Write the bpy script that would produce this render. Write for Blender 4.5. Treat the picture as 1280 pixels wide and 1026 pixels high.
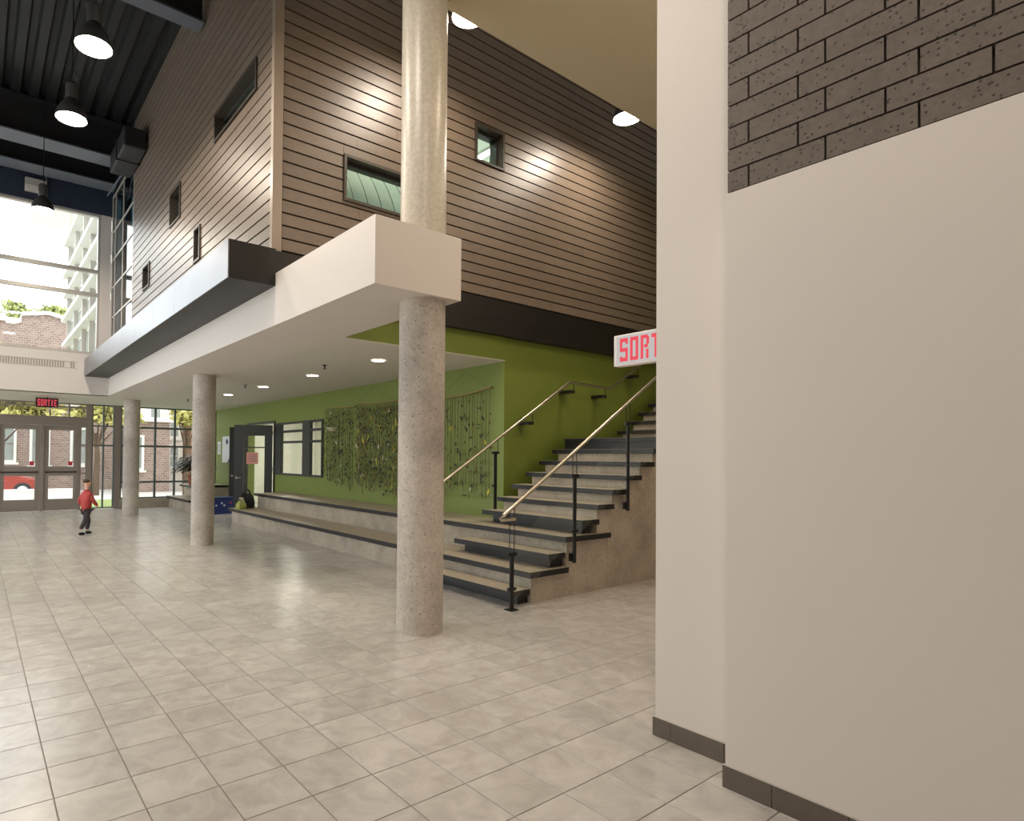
import bpy, bmesh, math, random
from mathutils import Vector, Matrix

random.seed(7)
for o in list(bpy.data.objects):
    bpy.data.objects.remove(o, do_unlink=True)
SC = bpy.context.scene
COL = SC.collection

# ------------------------------------------------------------------ camera
CAM_H = 1.6
F_PX, CX, CY = 750.654, 512.0, 558.507          # in the 1280 x 1026 frame
YAW, PITCH, ROLL = 0.62825038, 0.01731469, 0.00973615
f0 = Vector((math.sin(YAW), math.cos(YAW), 0)); r0 = Vector((math.cos(YAW), -math.sin(YAW), 0)); up = Vector((0, 0, 1))
fw = f0 * math.cos(PITCH) + up * math.sin(PITCH)
u1 = -f0 * math.sin(PITCH) + up * math.cos(PITCH)
rt = r0 * math.cos(ROLL) + u1 * math.sin(ROLL)
uu = -r0 * math.sin(ROLL) + u1 * math.cos(ROLL)
cam_d = bpy.data.cameras.new('camera')
cam = bpy.data.objects.new('camera', cam_d); COL.objects.link(cam)
cam.matrix_world = Matrix(((rt.x, uu.x, -fw.x, 0), (rt.y, uu.y, -fw.y, 0), (rt.z, uu.z, -fw.z, CAM_H), (0, 0, 0, 1)))
cam_d.sensor_fit = 'HORIZONTAL'; cam_d.sensor_width = 36.0
cam_d.lens = 36.0 * F_PX / 1280.0
cam_d.shift_x = (640.0 - CX) / 1280.0
cam_d.shift_y = (CY - 513.0) / 1280.0
cam_d.clip_start = 0.05; cam_d.clip_end = 300
SC.camera = cam

# ------------------------------------------------------------------ world, exposure
world = bpy.data.worlds.new('overcast_sky'); SC.world = world
world.use_nodes = True
wn = world.node_tree; wn.nodes.clear()
wo = wn.nodes.new('ShaderNodeOutputWorld'); wb = wn.nodes.new('ShaderNodeBackground')
wb.inputs[0].default_value = (0.93, 0.97, 1.0, 1); wb.inputs[1].default_value = 4.2
wn.links.new(wb.outputs[0], wo.inputs[0])
SC.view_settings.view_transform = 'Standard'; SC.view_settings.look = 'None'
SC.view_settings.gamma = 1.0; SC.view_settings.use_curve_mapping = False
SC.view_settings.exposure = 0.0
LAMP_L = 205.0            # radiance of a high-bay lamp
DOWN_L = 42.0             # radiance of a recessed downlight
WARM = (1.0, 0.885, 0.74)


# ------------------------------------------------------------------ materials
def lin(r, g, b):
    def c(v):
        v /= 255.0
        return v / 12.92 if v <= 0.04045 else ((v + 0.055) / 1.055) ** 2.4
    return (c(r), c(g), c(b), 1.0)


def new_mat(name):
    m = bpy.data.materials.new(name); m.use_nodes = True
    nt = m.node_tree; b = nt.nodes['Principled BSDF']
    return m, nt, b


def N(nt, t, **kw):
    n = nt.nodes.new(t)
    for k, v in kw.items():
        setattr(n, k, v)
    return n


def pos(nt, scale=(1, 1, 1)):
    g = N(nt, 'ShaderNodeNewGeometry'); m = N(nt, 'ShaderNodeMapping'); m.inputs['Scale'].default_value = scale
    nt.links.new(g.outputs['Position'], m.inputs['Vector'])
    return m.outputs['Vector']


def plain(name, col, rough=0.6, metal=0.0, var=0.08, scale=3.0, stretch=(1, 1, 1), bump=0.0, bscale=60.0, rand=0.0, spec=0.5, coat=0.0):
    """colour with soft noise mottling, optional fine bump and per-object variation"""
    m, nt, b = new_mat(name)
    v = pos(nt, stretch)
    n = N(nt, 'ShaderNodeTexNoise'); n.inputs['Scale'].default_value = scale; n.inputs['Detail'].default_value = 6
    nt.links.new(v, n.inputs['Vector'])
    r = N(nt, 'ShaderNodeMapRange'); r.inputs['From Min'].default_value = 0.25; r.inputs['From Max'].default_value = 0.75
    r.inputs['To Min'].default_value = 1 - var; r.inputs['To Max'].default_value = 1 + var
    nt.links.new(n.outputs['Fac'], r.inputs['Value'])
    fac = r.outputs['Result']
    if rand > 0:
        oi = N(nt, 'ShaderNodeObjectInfo'); rr = N(nt, 'ShaderNodeMapRange')
        rr.inputs['To Min'].default_value = 1 - rand; rr.inputs['To Max'].default_value = 1 + rand
        nt.links.new(oi.outputs['Random'], rr.inputs['Value'])
        mu = N(nt, 'ShaderNodeMath', operation='MULTIPLY'); nt.links.new(fac, mu.inputs[0]); nt.links.new(rr.outputs['Result'], mu.inputs[1])
        fac = mu.outputs[0]
    mx = N(nt, 'ShaderNodeVectorMath', operation='SCALE'); mx.inputs[0].default_value = col[:3]
    nt.links.new(fac, mx.inputs['Scale'])
    nt.links.new(mx.outputs['Vector'], b.inputs['Base Color'])
    b.inputs['Roughness'].default_value = rough; b.inputs['Metallic'].default_value = metal
    b.inputs['Specular IOR Level'].default_value = spec
    if coat:
        b.inputs['Coat Weight'].default_value = coat; b.inputs['Coat Roughness'].default_value = 0.15
    if bump > 0:
        n2 = N(nt, 'ShaderNodeTexNoise'); n2.inputs['Scale'].default_value = bscale; n2.inputs['Detail'].default_value = 4
        nt.links.new(v, n2.inputs['Vector'])
        bp = N(nt, 'ShaderNodeBump'); bp.inputs['Strength'].default_value = bump; bp.inputs['Distance'].default_value = 0.01
        nt.links.new(n2.outputs['Fac'], bp.inputs['Height']); nt.links.new(bp.outputs['Normal'], b.inputs['Normal'])
    return m


def concrete(name, col, pit=0.75, var=0.16, rough=0.7, pscale=26.0, thr=0.13):
    """board-cast concrete: cloudy tone, small dark air holes, pale scuffs"""
    m, nt, b = new_mat(name)
    v = pos(nt)
    def noise(s, d=8):
        n = N(nt, 'ShaderNodeTexNoise'); n.inputs['Scale'].default_value = s; n.inputs['Detail'].default_value = d
        n.inputs['Roughness'].default_value = 0.65
        nt.links.new(v, n.inputs['Vector']); return n.outputs['Fac']
    a = N(nt, 'ShaderNodeMapRange'); a.inputs['From Min'].default_value = 0.3; a.inputs['From Max'].default_value = 0.7
    a.inputs['To Min'].default_value = 1 - var; a.inputs['To Max'].default_value = 1 + var; nt.links.new(noise(2.2), a.inputs['Value'])
    c = N(nt, 'ShaderNodeMapRange'); c.inputs['From Min'].default_value = 0.35; c.inputs['From Max'].default_value = 0.65
    c.inputs['To Min'].default_value = 0.88; c.inputs['To Max'].default_value = 1.12; nt.links.new(noise(30), c.inputs['Value'])
    vo = N(nt, 'ShaderNodeTexVoronoi'); vo.inputs['Scale'].default_value = pscale; vo.inputs['Randomness'].default_value = 1.0
    nt.links.new(v, vo.inputs['Vector'])
    p = N(nt, 'ShaderNodeMapRange'); p.inputs['From Min'].default_value = thr * 0.6; p.inputs['From Max'].default_value = thr
    p.inputs['To Min'].default_value = 1 - pit; p.inputs['To Max'].default_value = 1.0; nt.links.new(vo.outputs['Distance'], p.inputs['Value'])
    # only some cells carry a hole
    sep = N(nt, 'ShaderNodeSeparateColor'); nt.links.new(vo.outputs['Color'], sep.inputs[0])
    gt = N(nt, 'ShaderNodeMath', operation='GREATER_THAN'); gt.inputs[1].default_value = 0.62; nt.links.new(sep.outputs[0], gt.inputs[0])
    mixp = N(nt, 'ShaderNodeMix', data_type='FLOAT'); mixp.inputs['A'].default_value = 1.0
    nt.links.new(gt.outputs[0], mixp.inputs['Factor']); nt.links.new(p.outputs['Result'], mixp.inputs['B'])
    m1 = N(nt, 'ShaderNodeMath', operation='MULTIPLY'); nt.links.new(a.outputs['Result'], m1.inputs[0]); nt.links.new(c.outputs['Result'], m1.inputs[1])
    m2 = N(nt, 'ShaderNodeMath', operation='MULTIPLY'); nt.links.new(m1.outputs[0], m2.inputs[0]); nt.links.new(mixp.outputs['Result'], m2.inputs[1])
    mx = N(nt, 'ShaderNodeVectorMath', operation='SCALE'); mx.inputs[0].default_value = col[:3]; nt.links.new(m2.outputs[0], mx.inputs['Scale'])
    nt.links.new(mx.outputs['Vector'], b.inputs['Base Color']); b.inputs['Roughness'].default_value = rough
    bp = N(nt, 'ShaderNodeBump'); bp.inputs['Strength'].default_value = 0.35; bp.inputs['Distance'].default_value = 0.006
    nt.links.new(m2.outputs[0], bp.inputs['Height']); nt.links.new(bp.outputs['Normal'], b.inputs['Normal'])
    return m


def emit(name, col, strength):
    m = bpy.data.materials.new(name); m.use_nodes = True; nt = m.node_tree; nt.nodes.clear()
    o = N(nt, 'ShaderNodeOutputMaterial'); e = N(nt, 'ShaderNodeEmission')
    e.inputs[0].default_value = (*col[:3], 1); e.inputs[1].default_value = strength
    nt.links.new(e.outputs[0], o.inputs[0]); return m


def glass(name, tint, gloss=0.04, grough=0.0):
    """thin architectural pane: clear transmission plus a mirror-like sheen that grows at grazing angles"""
    m = bpy.data.materials.new(name); m.use_nodes = True; nt = m.node_tree; nt.nodes.clear()
    o = N(nt, 'ShaderNodeOutputMaterial'); t = N(nt, 'ShaderNodeBsdfTransparent'); g = N(nt, 'ShaderNodeBsdfGlossy')
    t.inputs[0].default_value = (*tint[:3], 1); g.inputs['Roughness'].default_value = grough
    lw_ = N(nt, 'ShaderNodeLayerWeight'); lw_.inputs[0].default_value = 0.5
    pw = N(nt, 'ShaderNodeMath', operation='POWER'); pw.inputs[1].default_value = 5.0; nt.links.new(lw_.outputs['Facing'], pw.inputs[0])
    fr = N(nt, 'ShaderNodeMath', operation='MULTIPLY_ADD'); fr.inputs[1].default_value = 0.9; fr.inputs[2].default_value = gloss; nt.links.new(pw.outputs[0], fr.inputs[0])
    mx = N(nt, 'ShaderNodeMixShader'); nt.links.new(fr.outputs[0], mx.inputs[0])
    nt.links.new(t.outputs[0], mx.inputs[1]); nt.links.new(g.outputs[0], mx.inputs[2]); nt.links.new(mx.outputs[0], o.inputs[0])
    return m


def tile_mat(name, c1, c2, tx, ty, oy):
    """glazed floor tile: cloudy cement look, each tile a slightly different tone"""
    m, nt, b = new_mat(name)
    g = N(nt, 'ShaderNodeNewGeometry')
    mp = N(nt, 'ShaderNodeMapping'); mp.vector_type = 'POINT'
    mp.inputs['Location'].default_value = (0, -oy / ty, 0); mp.inputs['Scale'].default_value = (1 / tx, 1 / ty, 0)
    nt.links.new(g.outputs['Position'], mp.inputs['Vector'])
    fl = N(nt, 'ShaderNodeVectorMath', operation='FLOOR'); nt.links.new(mp.outputs['Vector'], fl.inputs[0])
    wn_ = N(nt, 'ShaderNodeTexWhiteNoise'); nt.links.new(fl.outputs['Vector'], wn_.inputs['Vector'])
    sc = N(nt, 'ShaderNodeVectorMath', operation='SCALE'); sc.inputs['Scale'].default_value = 9.0; nt.links.new(wn_.outputs['Color'], sc.inputs[0])
    ad = N(nt, 'ShaderNodeVectorMath', operation='ADD'); nt.links.new(g.outputs['Position'], ad.inputs[0]); nt.links.new(sc.outputs['Vector'], ad.inputs[1])
    n = N(nt, 'ShaderNodeTexNoise'); n.inputs['Scale'].default_value = 5.5; n.inputs['Detail'].default_value = 8; n.inputs['Roughness'].default_value = 0.6
    n.inputs['Distortion'].default_value = 0.8
    nt.links.new(ad.outputs['Vector'], n.inputs['Vector'])
    cr = N(nt, 'ShaderNodeValToRGB'); cr.color_ramp.elements[0].position = 0.34; cr.color_ramp.elements[1].position = 0.66
    cr.color_ramp.elements[0].color = c1; cr.color_ramp.elements[1].color = c2
    nt.links.new(n.outputs['Fac'], cr.inputs['Fac'])
    tone = N(nt, 'ShaderNodeMapRange'); tone.inputs['To Min'].default_value = 0.93; tone.inputs['To Max'].default_value = 1.05
    nt.links.new(wn_.outputs['Value'], tone.inputs['Value'])
    mx = N(nt, 'ShaderNodeVectorMath', operation='SCALE'); nt.links.new(cr.outputs['Color'], mx.inputs[0]); nt.links.new(tone.outputs['Result'], mx.inputs['Scale'])
    nt.links.new(mx.outputs['Vector'], b.inputs['Base Color'])
    b.inputs['Specular IOR Level'].default_value = 0.8
    n2 = N(nt, 'ShaderNodeTexNoise'); n2.inputs['Scale'].default_value = 24; n2.inputs['Detail'].default_value = 5; n2.inputs['Distortion'].default_value = 1.5
    nt.links.new(ad.outputs['Vector'], n2.inputs['Vector'])
    ro = N(nt, 'ShaderNodeMapRange'); ro.inputs['To Min'].default_value = 0.17; ro.inputs['To Max'].default_value = 0.31; nt.links.new(n2.outputs['Fac'], ro.inputs['Value'])
    nt.links.new(ro.outputs['Result'], b.inputs['Roughness'])
    bp = N(nt, 'ShaderNodeBump'); bp.inputs['Strength'].default_value = 0.22; bp.inputs['Distance'].default_value = 0.003
    nt.links.new(n2.outputs['Fac'], bp.inputs['Height']); nt.links.new(bp.outputs['Normal'], b.inputs['Normal'])
    return m


TX, TY, OY = 0.3312, 0.3338, 2.5745
M = {}
M['tile'] = tile_mat('floor_tile', lin(174, 168, 162), lin(194, 189, 183), TX, TY, OY)
M['grout'] = plain('grout', lin(166, 156, 148), 0.8, var=0.12, scale=8)
M['white'] = plain('white_paint', lin(218, 209, 202), 0.55, var=0.015, scale=1.2, bump=0.03, bscale=180)
M['ceil'] = plain('ceiling_paint', lin(212, 206, 196), 0.6, var=0.015, scale=1.0)
M['bulk'] = plain('bulkhead_paint', lin(196, 184, 156), 0.45, var=0.015, scale=1.0)
M['base'] = plain('baseboard_tile', lin(98, 88, 78), 0.45, var=0.1, scale=14, bump=0.05, rand=0.06)
M['brick'] = concrete('burnished_block', lin(103, 92, 84), pit=0.7, var=0.1, rough=0.6, pscale=48, thr=0.32)
M['mortar'] = plain('mortar', lin(58, 50, 45), 0.9, var=0.1, scale=30)
M['siding'] = plain('stained_siding', lin(113, 99, 86), 0.37, var=0.13, scale=9, stretch=(1, 1, 9), bump=0.12, bscale=22, rand=0.07)
M['sidtrim'] = plain('siding_trim', lin(146, 131, 116), 0.35, var=0.05, scale=4)
M['black'] = plain('dark_backing', lin(26, 22, 19), 0.8, var=0.1)
M['fascia'] = plain('dark_fascia_metal', lin(34, 30, 27), 0.45, metal=0.3, var=0.06, scale=2)
M['panel'] = plain('zinc_panel', lin(146, 146, 151), 0.36, metal=0.9, var=0.05, scale=1.5, rand=0.05)
M['green'] = plain('green_paint', lin(112, 126, 50), 0.5, var=0.02, scale=1.5, bump=0.02, bscale=150)
M['conc'] = concrete('cast_concrete', lin(172, 160, 143), var=0.24, pscale=24, thr=0.2)
M['colconc'] = concrete('column_concrete', lin(186, 176, 165), pit=0.85, var=0.26, pscale=34, thr=0.22)
M['colpaint'] = concrete('painted_column', lin(196, 187, 172), pit=0.4, var=0.05, rough=0.33, pscale=16, thr=0.07)
M['tread'] = plain('tread_top', lin(172, 160, 140), 0.5, var=0.12, scale=7, stretch=(6, 1, 1), bump=0.05, bscale=40)
M['steel'] = plain('painted_steel', lin(38, 37, 36), 0.42, metal=0.4, var=0.06, scale=6)
M['stainless'] = plain('brushed_stainless', lin(205, 195, 178), 0.28, metal=1.0, var=0.03, scale=30)
M['roofblk'] = plain('dark_roof_paint', lin(15, 15, 16), 0.6, var=0.1, scale=2)
M['beamblk'] = plain('dark_beam_paint', lin(34, 33, 35), 0.5, var=0.08, scale=2)
M['flange'] = plain('beam_flange_paint', lin(92, 96, 104), 0.5, var=0.06, scale=2)
M['navy'] = plain('navy_wall_paint', lin(40, 50, 66), 0.55, var=0.06, scale=2)
M['alum'] = plain('window_aluminium', lin(188, 182, 174), 0.4, metal=0.2, var=0.03)
M['bronze'] = plain('bronze_frame', lin(146, 135, 127), 0.45, metal=0.2, var=0.04)
M['teal'] = plain('dark_mullion', lin(104, 112, 108), 0.45, metal=0.2, var=0.05)
M['wframe'] = plain('brown_window_frame', lin(64, 56, 48), 0.45, metal=0.2, var=0.05)
M['blackdoor'] = plain('black_door_paint', lin(38, 39, 37), 0.45, var=0.06)
M['glass'] = glass('clear_glass', (0.96, 0.97, 0.96))
M['gglass'] = glass('greenish_glass', (0.88, 0.95, 0.91))
M['dglass'] = glass('dark_tinted_glass', (0.16, 0.24, 0.27))
M['bglass'] = glass('balustrade_glass', (0.97, 0.985, 0.975))
M['lampshade'] = plain('lamp_shade_enamel', lin(74, 72, 70), 0.4, metal=0.3, var=0.03)
M['lampin'] = emit('lamp_glow', WARM, LAMP_L)
M['downin'] = emit('downlight_glow', (1.0, 0.9, 0.72), DOWN_L)
M['bulkdown'] = emit('bulkhead_downlight_glow', (1.0, 0.84, 0.64), 170.0)
M['tube'] = emit('fluorescent_glow', (0.86, 1.0, 0.88), 42.0)
M['panelglow'] = emit('panel_glow', (1.0, 0.97, 0.86), 24.0)
M['room'] = plain('room_white', lin(226, 226, 214), 0.7, var=0.02)
M['signwhite'] = plain('sign_plastic', lin(232, 226, 220), 0.4, var=0.01)
M['signface'] = emit('sign_face_glow', (1.0, 0.93, 0.9), 0.55)
M['signred'] = emit('sign_letter_glow', (0.95, 0.1, 0.13), 0.9)
M['signdark'] = plain('sign_dark_case', lin(70, 45, 45), 0.5, var=0.04)
M['paper'] = plain('paper', lin(214, 214, 218), 0.8, var=0.05, scale=12)
M['pink'] = plain('pink_paper', lin(214, 150, 138), 0.8, var=0.03, scale=12)
M['ink'] = plain('ink', lin(70, 84, 110), 0.8, var=0.1)
M['rope'] = plain('jute_rope', lin(150, 128, 84), 0.9, var=0.15, scale=40)
M['string'] = plain('string', lin(96, 84, 48), 0.9, var=0.2, scale=40)
M['sc_black'] = plain('black_scraps', lin(26, 27, 24), 0.7, var=0.2)
M['sc_brown'] = plain('brown_scraps', lin(92, 68, 40), 0.8, var=0.3, scale=30)
M['sc_yellow'] = plain('yellow_scraps', lin(208, 186, 40), 0.6, var=0.1)
M['sc_pale'] = plain('pale_scraps', lin(206, 200, 180), 0.7, var=0.1)
M['bagblk'] = plain('black_bag_fabric', lin(28, 28, 30), 0.7, var=0.15, scale=20, bump=0.2, bscale=30)
M['baggrn'] = plain('lime_bag_fabric', lin(168, 172, 92), 0.7, var=0.15, scale=18, bump=0.2, bscale=30)
M['bagstrap'] = plain('cream_strap', lin(214, 206, 180), 0.7, var=0.08)
M['bluebin'] = plain('blue_plastic', lin(28, 44, 96), 0.45, var=0.08, scale=6)
M['dots'] = plain('sticker', lin(190, 190, 200), 0.6)
M['dotr'] = plain('red_sticker', lin(190, 50, 70), 0.6)
M['leafdk'] = plain('dark_leaf', lin(46, 44, 36), 0.4, var=0.3, scale=12)
M['pot'] = plain('terracotta_pot', lin(150, 92, 62), 0.8, var=0.08)
M['stem'] = plain('woody_stem', lin(84, 66, 48), 0.8, var=0.15)
M['leafy'] = plain('autumn_leaf', lin(190, 184, 110), 0.7, var=0.3, scale=2.5)
M['leafg'] = plain('green_leaf', lin(150, 158, 96), 0.7, var=0.3, scale=2.5)
M['hbrick'] = plain('house_brick', lin(146, 124, 114), 0.85, var=0.16, scale=6, stretch=(1, 1, 3))
def far_brick(name, c1, c2, mc):
    m, nt, b = new_mat(name)
    g = N(nt, 'ShaderNodeNewGeometry'); sx = N(nt, 'ShaderNodeSeparateXYZ'); cb = N(nt, 'ShaderNodeCombineXYZ')
    nt.links.new(g.outputs['Position'], sx.inputs[0]); ad = N(nt, 'ShaderNodeMath', operation='ADD'); nt.links.new(sx.outputs[0], ad.inputs[0]); nt.links.new(sx.outputs[1], ad.inputs[1])
    nt.links.new(ad.outputs[0], cb.inputs[0]); nt.links.new(sx.outputs[2], cb.inputs[1])
    t = N(nt, 'ShaderNodeTexBrick'); t.inputs['Scale'].default_value = 2.2; t.inputs['Color1'].default_value = c1; t.inputs['Color2'].default_value = c2; t.inputs['Mortar'].default_value = mc
    t.inputs['Mortar Size'].default_value = 0.02; nt.links.new(cb.outputs[0], t.inputs['Vector']); nt.links.new(t.outputs['Color'], b.inputs['Base Color']); b.inputs['Roughness'].default_value = 0.85
    return m
M['hbrick'] = far_brick('house_brick_courses', lin(152, 130, 120), lin(128, 106, 98), lin(176, 164, 154))
M['hwhite'] = plain('house_white_trim', lin(226, 224, 218), 0.6, var=0.03)
M['htan'] = plain('house_tan', lin(206, 170, 146), 0.8, var=0.05)
M['hglass'] = plain('house_window_glass', lin(150, 156, 152), 0.2, var=0.1)
M['grass'] = plain('grass', lin(128, 140, 78), 0.9, var=0.25, scale=9)
M['asph'] = plain('asphalt', lin(196, 193, 188), 0.9, var=0.1, scale=6)
M['carred'] = plain('car_red_paint', lin(150, 58, 50), 0.3, var=0.03, coat=0.5)
M['rubber'] = plain('rubber', lin(36, 36, 38), 0.7, var=0.1)
M['skin'] = plain('skin', lin(214, 164, 138), 0.6, var=0.04)
M['jacket'] = plain('red_jacket', lin(172, 62, 58), 0.75, var=0.08, scale=10)
M['trous'] = plain('dark_trousers', lin(58, 50, 56), 0.8, var=0.08, scale=10)
M['hair'] = plain('brown_hair', lin(74, 52, 40), 0.7, var=0.2, scale=30)

# ------------------------------------------------------------------ mesh helpers
class MB:
    def __init__(s):
        s.v = []; s.f = []

    def poly(s, pts):
        i = len(s.v); s.v += [tuple(p) for p in pts]; s.f.append(tuple(range(i, i + len(pts)))); return s

    def box(s, x0, x1, y0, y1, z0, z1):
        i = len(s.v)
        s.v += [(x0, y0, z0), (x1, y0, z0), (x1, y1, z0), (x0, y1, z0), (x0, y0, z1), (x1, y0, z1), (x1, y1, z1), (x0, y1, z1)]
        s.f += [(i, i + 3, i + 2, i + 1), (i + 4, i + 5, i + 6, i + 7), (i, i + 1, i + 5, i + 4), (i + 1, i + 2, i + 6, i + 5), (i + 2, i + 3, i + 7, i + 6), (i + 3, i, i + 4, i + 7)]
        return s

    def prism(s, pts, axis, a, b):
        """extrude a 2-D outline (counter-clockwise) along an axis; pts are the other two coords in xyz order"""
        n = len(pts); i = len(s.v)
        def mk(p, t):
            return {'x': (t, p[0], p[1]), 'y': (p[0], t, p[1]), 'z': (p[0], p[1], t)}[axis]
        s.v += [mk(p, a) for p in pts] + [mk(p, b) for p in pts]
        s.f.append(tuple(range(i, i + n))); s.f.append(tuple(range(i + 2 * n - 1, i + n - 1, -1)))
        for k in range(n):
            k2 = (k + 1) % n
            s.f.append((i + k, i + n + k, i + n + k2, i + k2))
        return s

    def tube(s, path, r, n=10, caps=True):
        path = [Vector(p) for p in path]; i0 = len(s.v)
        for k, p in enumerate(path):
            if k == 0: d = path[1] - path[0]
            elif k == len(path) - 1: d = path[-1] - path[-2]
            else: d = (path[k + 1] - path[k]).normalized() + (path[k] - path[k - 1]).normalized()
            d.normalize()
            a = Vector((0, 0, 1)) if abs(d.z) < 0.95 else Vector((1, 0, 0))
            e1 = d.cross(a).normalized(); e2 = d.cross(e1).normalized()
            rr = r[k] if isinstance(r, (list, tuple)) else r
            for j in range(n):
                t = 2 * math.pi * j / n
                s.v.append(tuple(p + e1 * (rr * math.cos(t)) + e2 * (rr * math.sin(t))))
        for k in range(len(path) - 1):
            for j in range(n):
                a = i0 + k * n + j; b = i0 + k * n + (j + 1) % n
                s.f.append((a, b, b + n, a + n))
        if caps:
            s.f.append(tuple(range(i0 + n - 1, i0 - 1, -1)))
            e = i0 + (len(path) - 1) * n; s.f.append(tuple(range(e, e + n)))
        return s

    def lathe(s, prof, cx=0, cy=0, n=32, cap0=False, cap1=False):
        """prof: list of (radius, z)"""
        i0 = len(s.v)
        for r, z in prof:
            for j in range(n):
                t = 2 * math.pi * j / n; s.v.append((cx + r * math.cos(t), cy + r * math.sin(t), z))
        for k in range(len(prof) - 1):
            for j in range(n):
                a = i0 + k * n + j; b = i0 + k * n + (j + 1) % n
                s.f.append((a, b, b + n, a + n))
        if cap0: s.f.append(tuple(range(i0 + n - 1, i0 - 1, -1)))
        if cap1:
            e = i0 + (len(prof) - 1) * n; s.f.append(tuple(range(e, e + n)))
        return s

    def mesh(s, name, mat, smooth=False):
        me = bpy.data.meshes.new(name); me.from_pydata(s.v, [], s.f); me.materials.append(M[mat] if isinstance(mat, str) else mat)
        bm = bmesh.new(); bm.from_mesh(me); bmesh.ops.recalc_face_normals(bm, faces=bm.faces); bm.to_mesh(me); bm.free()
        if smooth:
            for p in me.polygons: p.use_smooth = True
            try: me.set_sharp_from_angle(angle=math.radians(38))
            except Exception: pass
        return me

    def build(s, name, mat, parent=None, smooth=False, bevel=0.0):
        o = bpy.data.objects.new(name, s.mesh(name, mat, smooth)); COL.objects.link(o)
        if parent is not None: o.parent = parent
        if bevel:
            b = o.modifiers.new('bevel', 'BEVEL'); b.width = bevel; b.segments = 2; b.limit_method = 'ANGLE'; b.angle_limit = math.radians(40)
        return o


def box(name, mat, x0, x1, y0, y1, z0, z1, parent=None, bevel=0.0):
    return MB().box(x0, x1, y0, y1, z0, z1).build(name, mat, parent, bevel=bevel)


def tag(o, label=None, cat=None, group=None, kind=None):
    if label: o['label'] = label
    if cat: o['category'] = cat
    if group: o['group'] = group
    if kind: o['kind'] = kind
    return o


def struct(o, label): return tag(o, label, kind='structure')


def empty(name, loc=(0, 0, 0), rz=0.0):
    o = bpy.data.objects.new(name, None); COL.objects.link(o); o.location = loc; o.rotation_euler.z = rz
    o.empty_display_size = 0.2
    return o


def copy_tree(o, parent=None):
    c = o.copy(); COL.objects.link(c); c.parent = parent
    for ch in list(o.children): copy_tree(ch, c)
    return c


def link_mesh(me, name, parent, loc=(0, 0, 0), scale=(1, 1, 1), rot=(0, 0, 0)):
    o = bpy.data.objects.new(name, me); COL.objects.link(o); o.parent = parent; o.location = loc; o.scale = scale; o.rotation_euler = rot
    return o


def wall_holes(axis, p0, p1, u0, u1, z0, z1, holes, mb=None):
    """slab between p0,p1 along axis ('x' or 'y') with rectangular openings (ua,ub,za,zb)"""
    mb = mb or MB()
    us = sorted({u0, u1, *[min(max(h[k], u0), u1) for h in holes for k in (0, 1)]})
    zs = sorted({z0, z1, *[min(max(h[k], z0), z1) for h in holes for k in (2, 3)]})
    for a, b in zip(us, us[1:]):
        run = None
        for c, d in zip(zs, zs[1:]):
            um, zm = (a + b) / 2, (c + d) / 2
            if any(h[0] < um < h[1] and h[2] < zm < h[3] for h in holes):
                if run: _wb(mb, axis, p0, p1, a, b, *run); run = None
            else:
                run = (run[0], d) if run else (c, d)
        if run: _wb(mb, axis, p0, p1, a, b, *run)
    return mb


def _wb(mb, axis, p0, p1, a, b, c, d):
    if axis == 'x': mb.box(p0, p1, a, b, c, d)
    else: mb.box(a, b, p0, p1, c, d)


def slab(axis, p0, p1, a, b, c, d):
    mb = MB(); _wb(mb, axis, p0, p1, a, b, c, d); return mb


def window(name, label, axis, p0, p1, u0, u1, z0, z1, us=(), zs=(), fw_=0.05, mw=0.04, fmat='alum', gmat='glass', skip=None):
    """frame, mullions, rails and separate panes filling an opening"""
    w = empty(name, (0, 0, 0)); struct(w, label)
    fr = MB()
    for a, b, c, d in ((u0, u1, z1 - fw_, z1), (u0, u1, z0, z0 + fw_), (u0, u0 + fw_, z0 + fw_, z1 - fw_), (u1 - fw_, u1, z0 + fw_, z1 - fw_)):
        _wb(fr, axis, p0, p1, a, b, c, d)
    fr.build('frame', fmat, w)
    ul = [u0 + fw_] + [x for u in us for x in (u - mw / 2, u + mw / 2)] + [u1 - fw_]
    zl = [z0 + fw_] + [x for z in zs for x in (z - mw / 2, z + mw / 2)] + [z1 - fw_]
    pm = (p0 + p1) / 2
    for u in us: slab(axis, p0 + 0.004, p1 - 0.004, u - mw / 2, u + mw / 2, z0 + fw_, z1 - fw_).build('mullion', fmat, w)
    for z in zs:
        for k in range(0, len(ul), 2):
            slab(axis, p0 + 0.008, p1 - 0.008, ul[k], ul[k + 1], z - mw / 2, z + mw / 2).build('rail', fmat, w)
    for k in range(0, len(ul), 2):
        for q in range(0, len(zl), 2):
            slab(axis, pm - 0.004, pm + 0.004, ul[k], ul[k + 1], zl[q], zl[q + 1]).build('pane', gmat, w)
    return w


def text_mesh(txt, size, mat, depth=0.0):
    cu = bpy.data.curves.new('lettering', 'FONT'); cu.body = txt; cu.size = size; cu.extrude = depth; cu.align_x = 'CENTER'; cu.align_y = 'CENTER'
    to = bpy.data.objects.new('lettering', cu); COL.objects.link(to)
    dg = bpy.context.evaluated_depsgraph_get()
    me = bpy.data.meshes.new_from_object(to.evaluated_get(dg)); me.materials.clear(); me.materials.append(M[mat])
    bpy.data.objects.remove(to, do_unlink=True)
    return me


# ================================================================== SETTING
XG, YS, XS = 6.40, 6.40, 2.70          # green wall, siding end face, siding left face
ZC = 3.05                              # alcove ceiling
YD = 19.6                              # entrance wall
YU = 16.4                              # upper far wall
ZR = 8.8                               # roof deck

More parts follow.
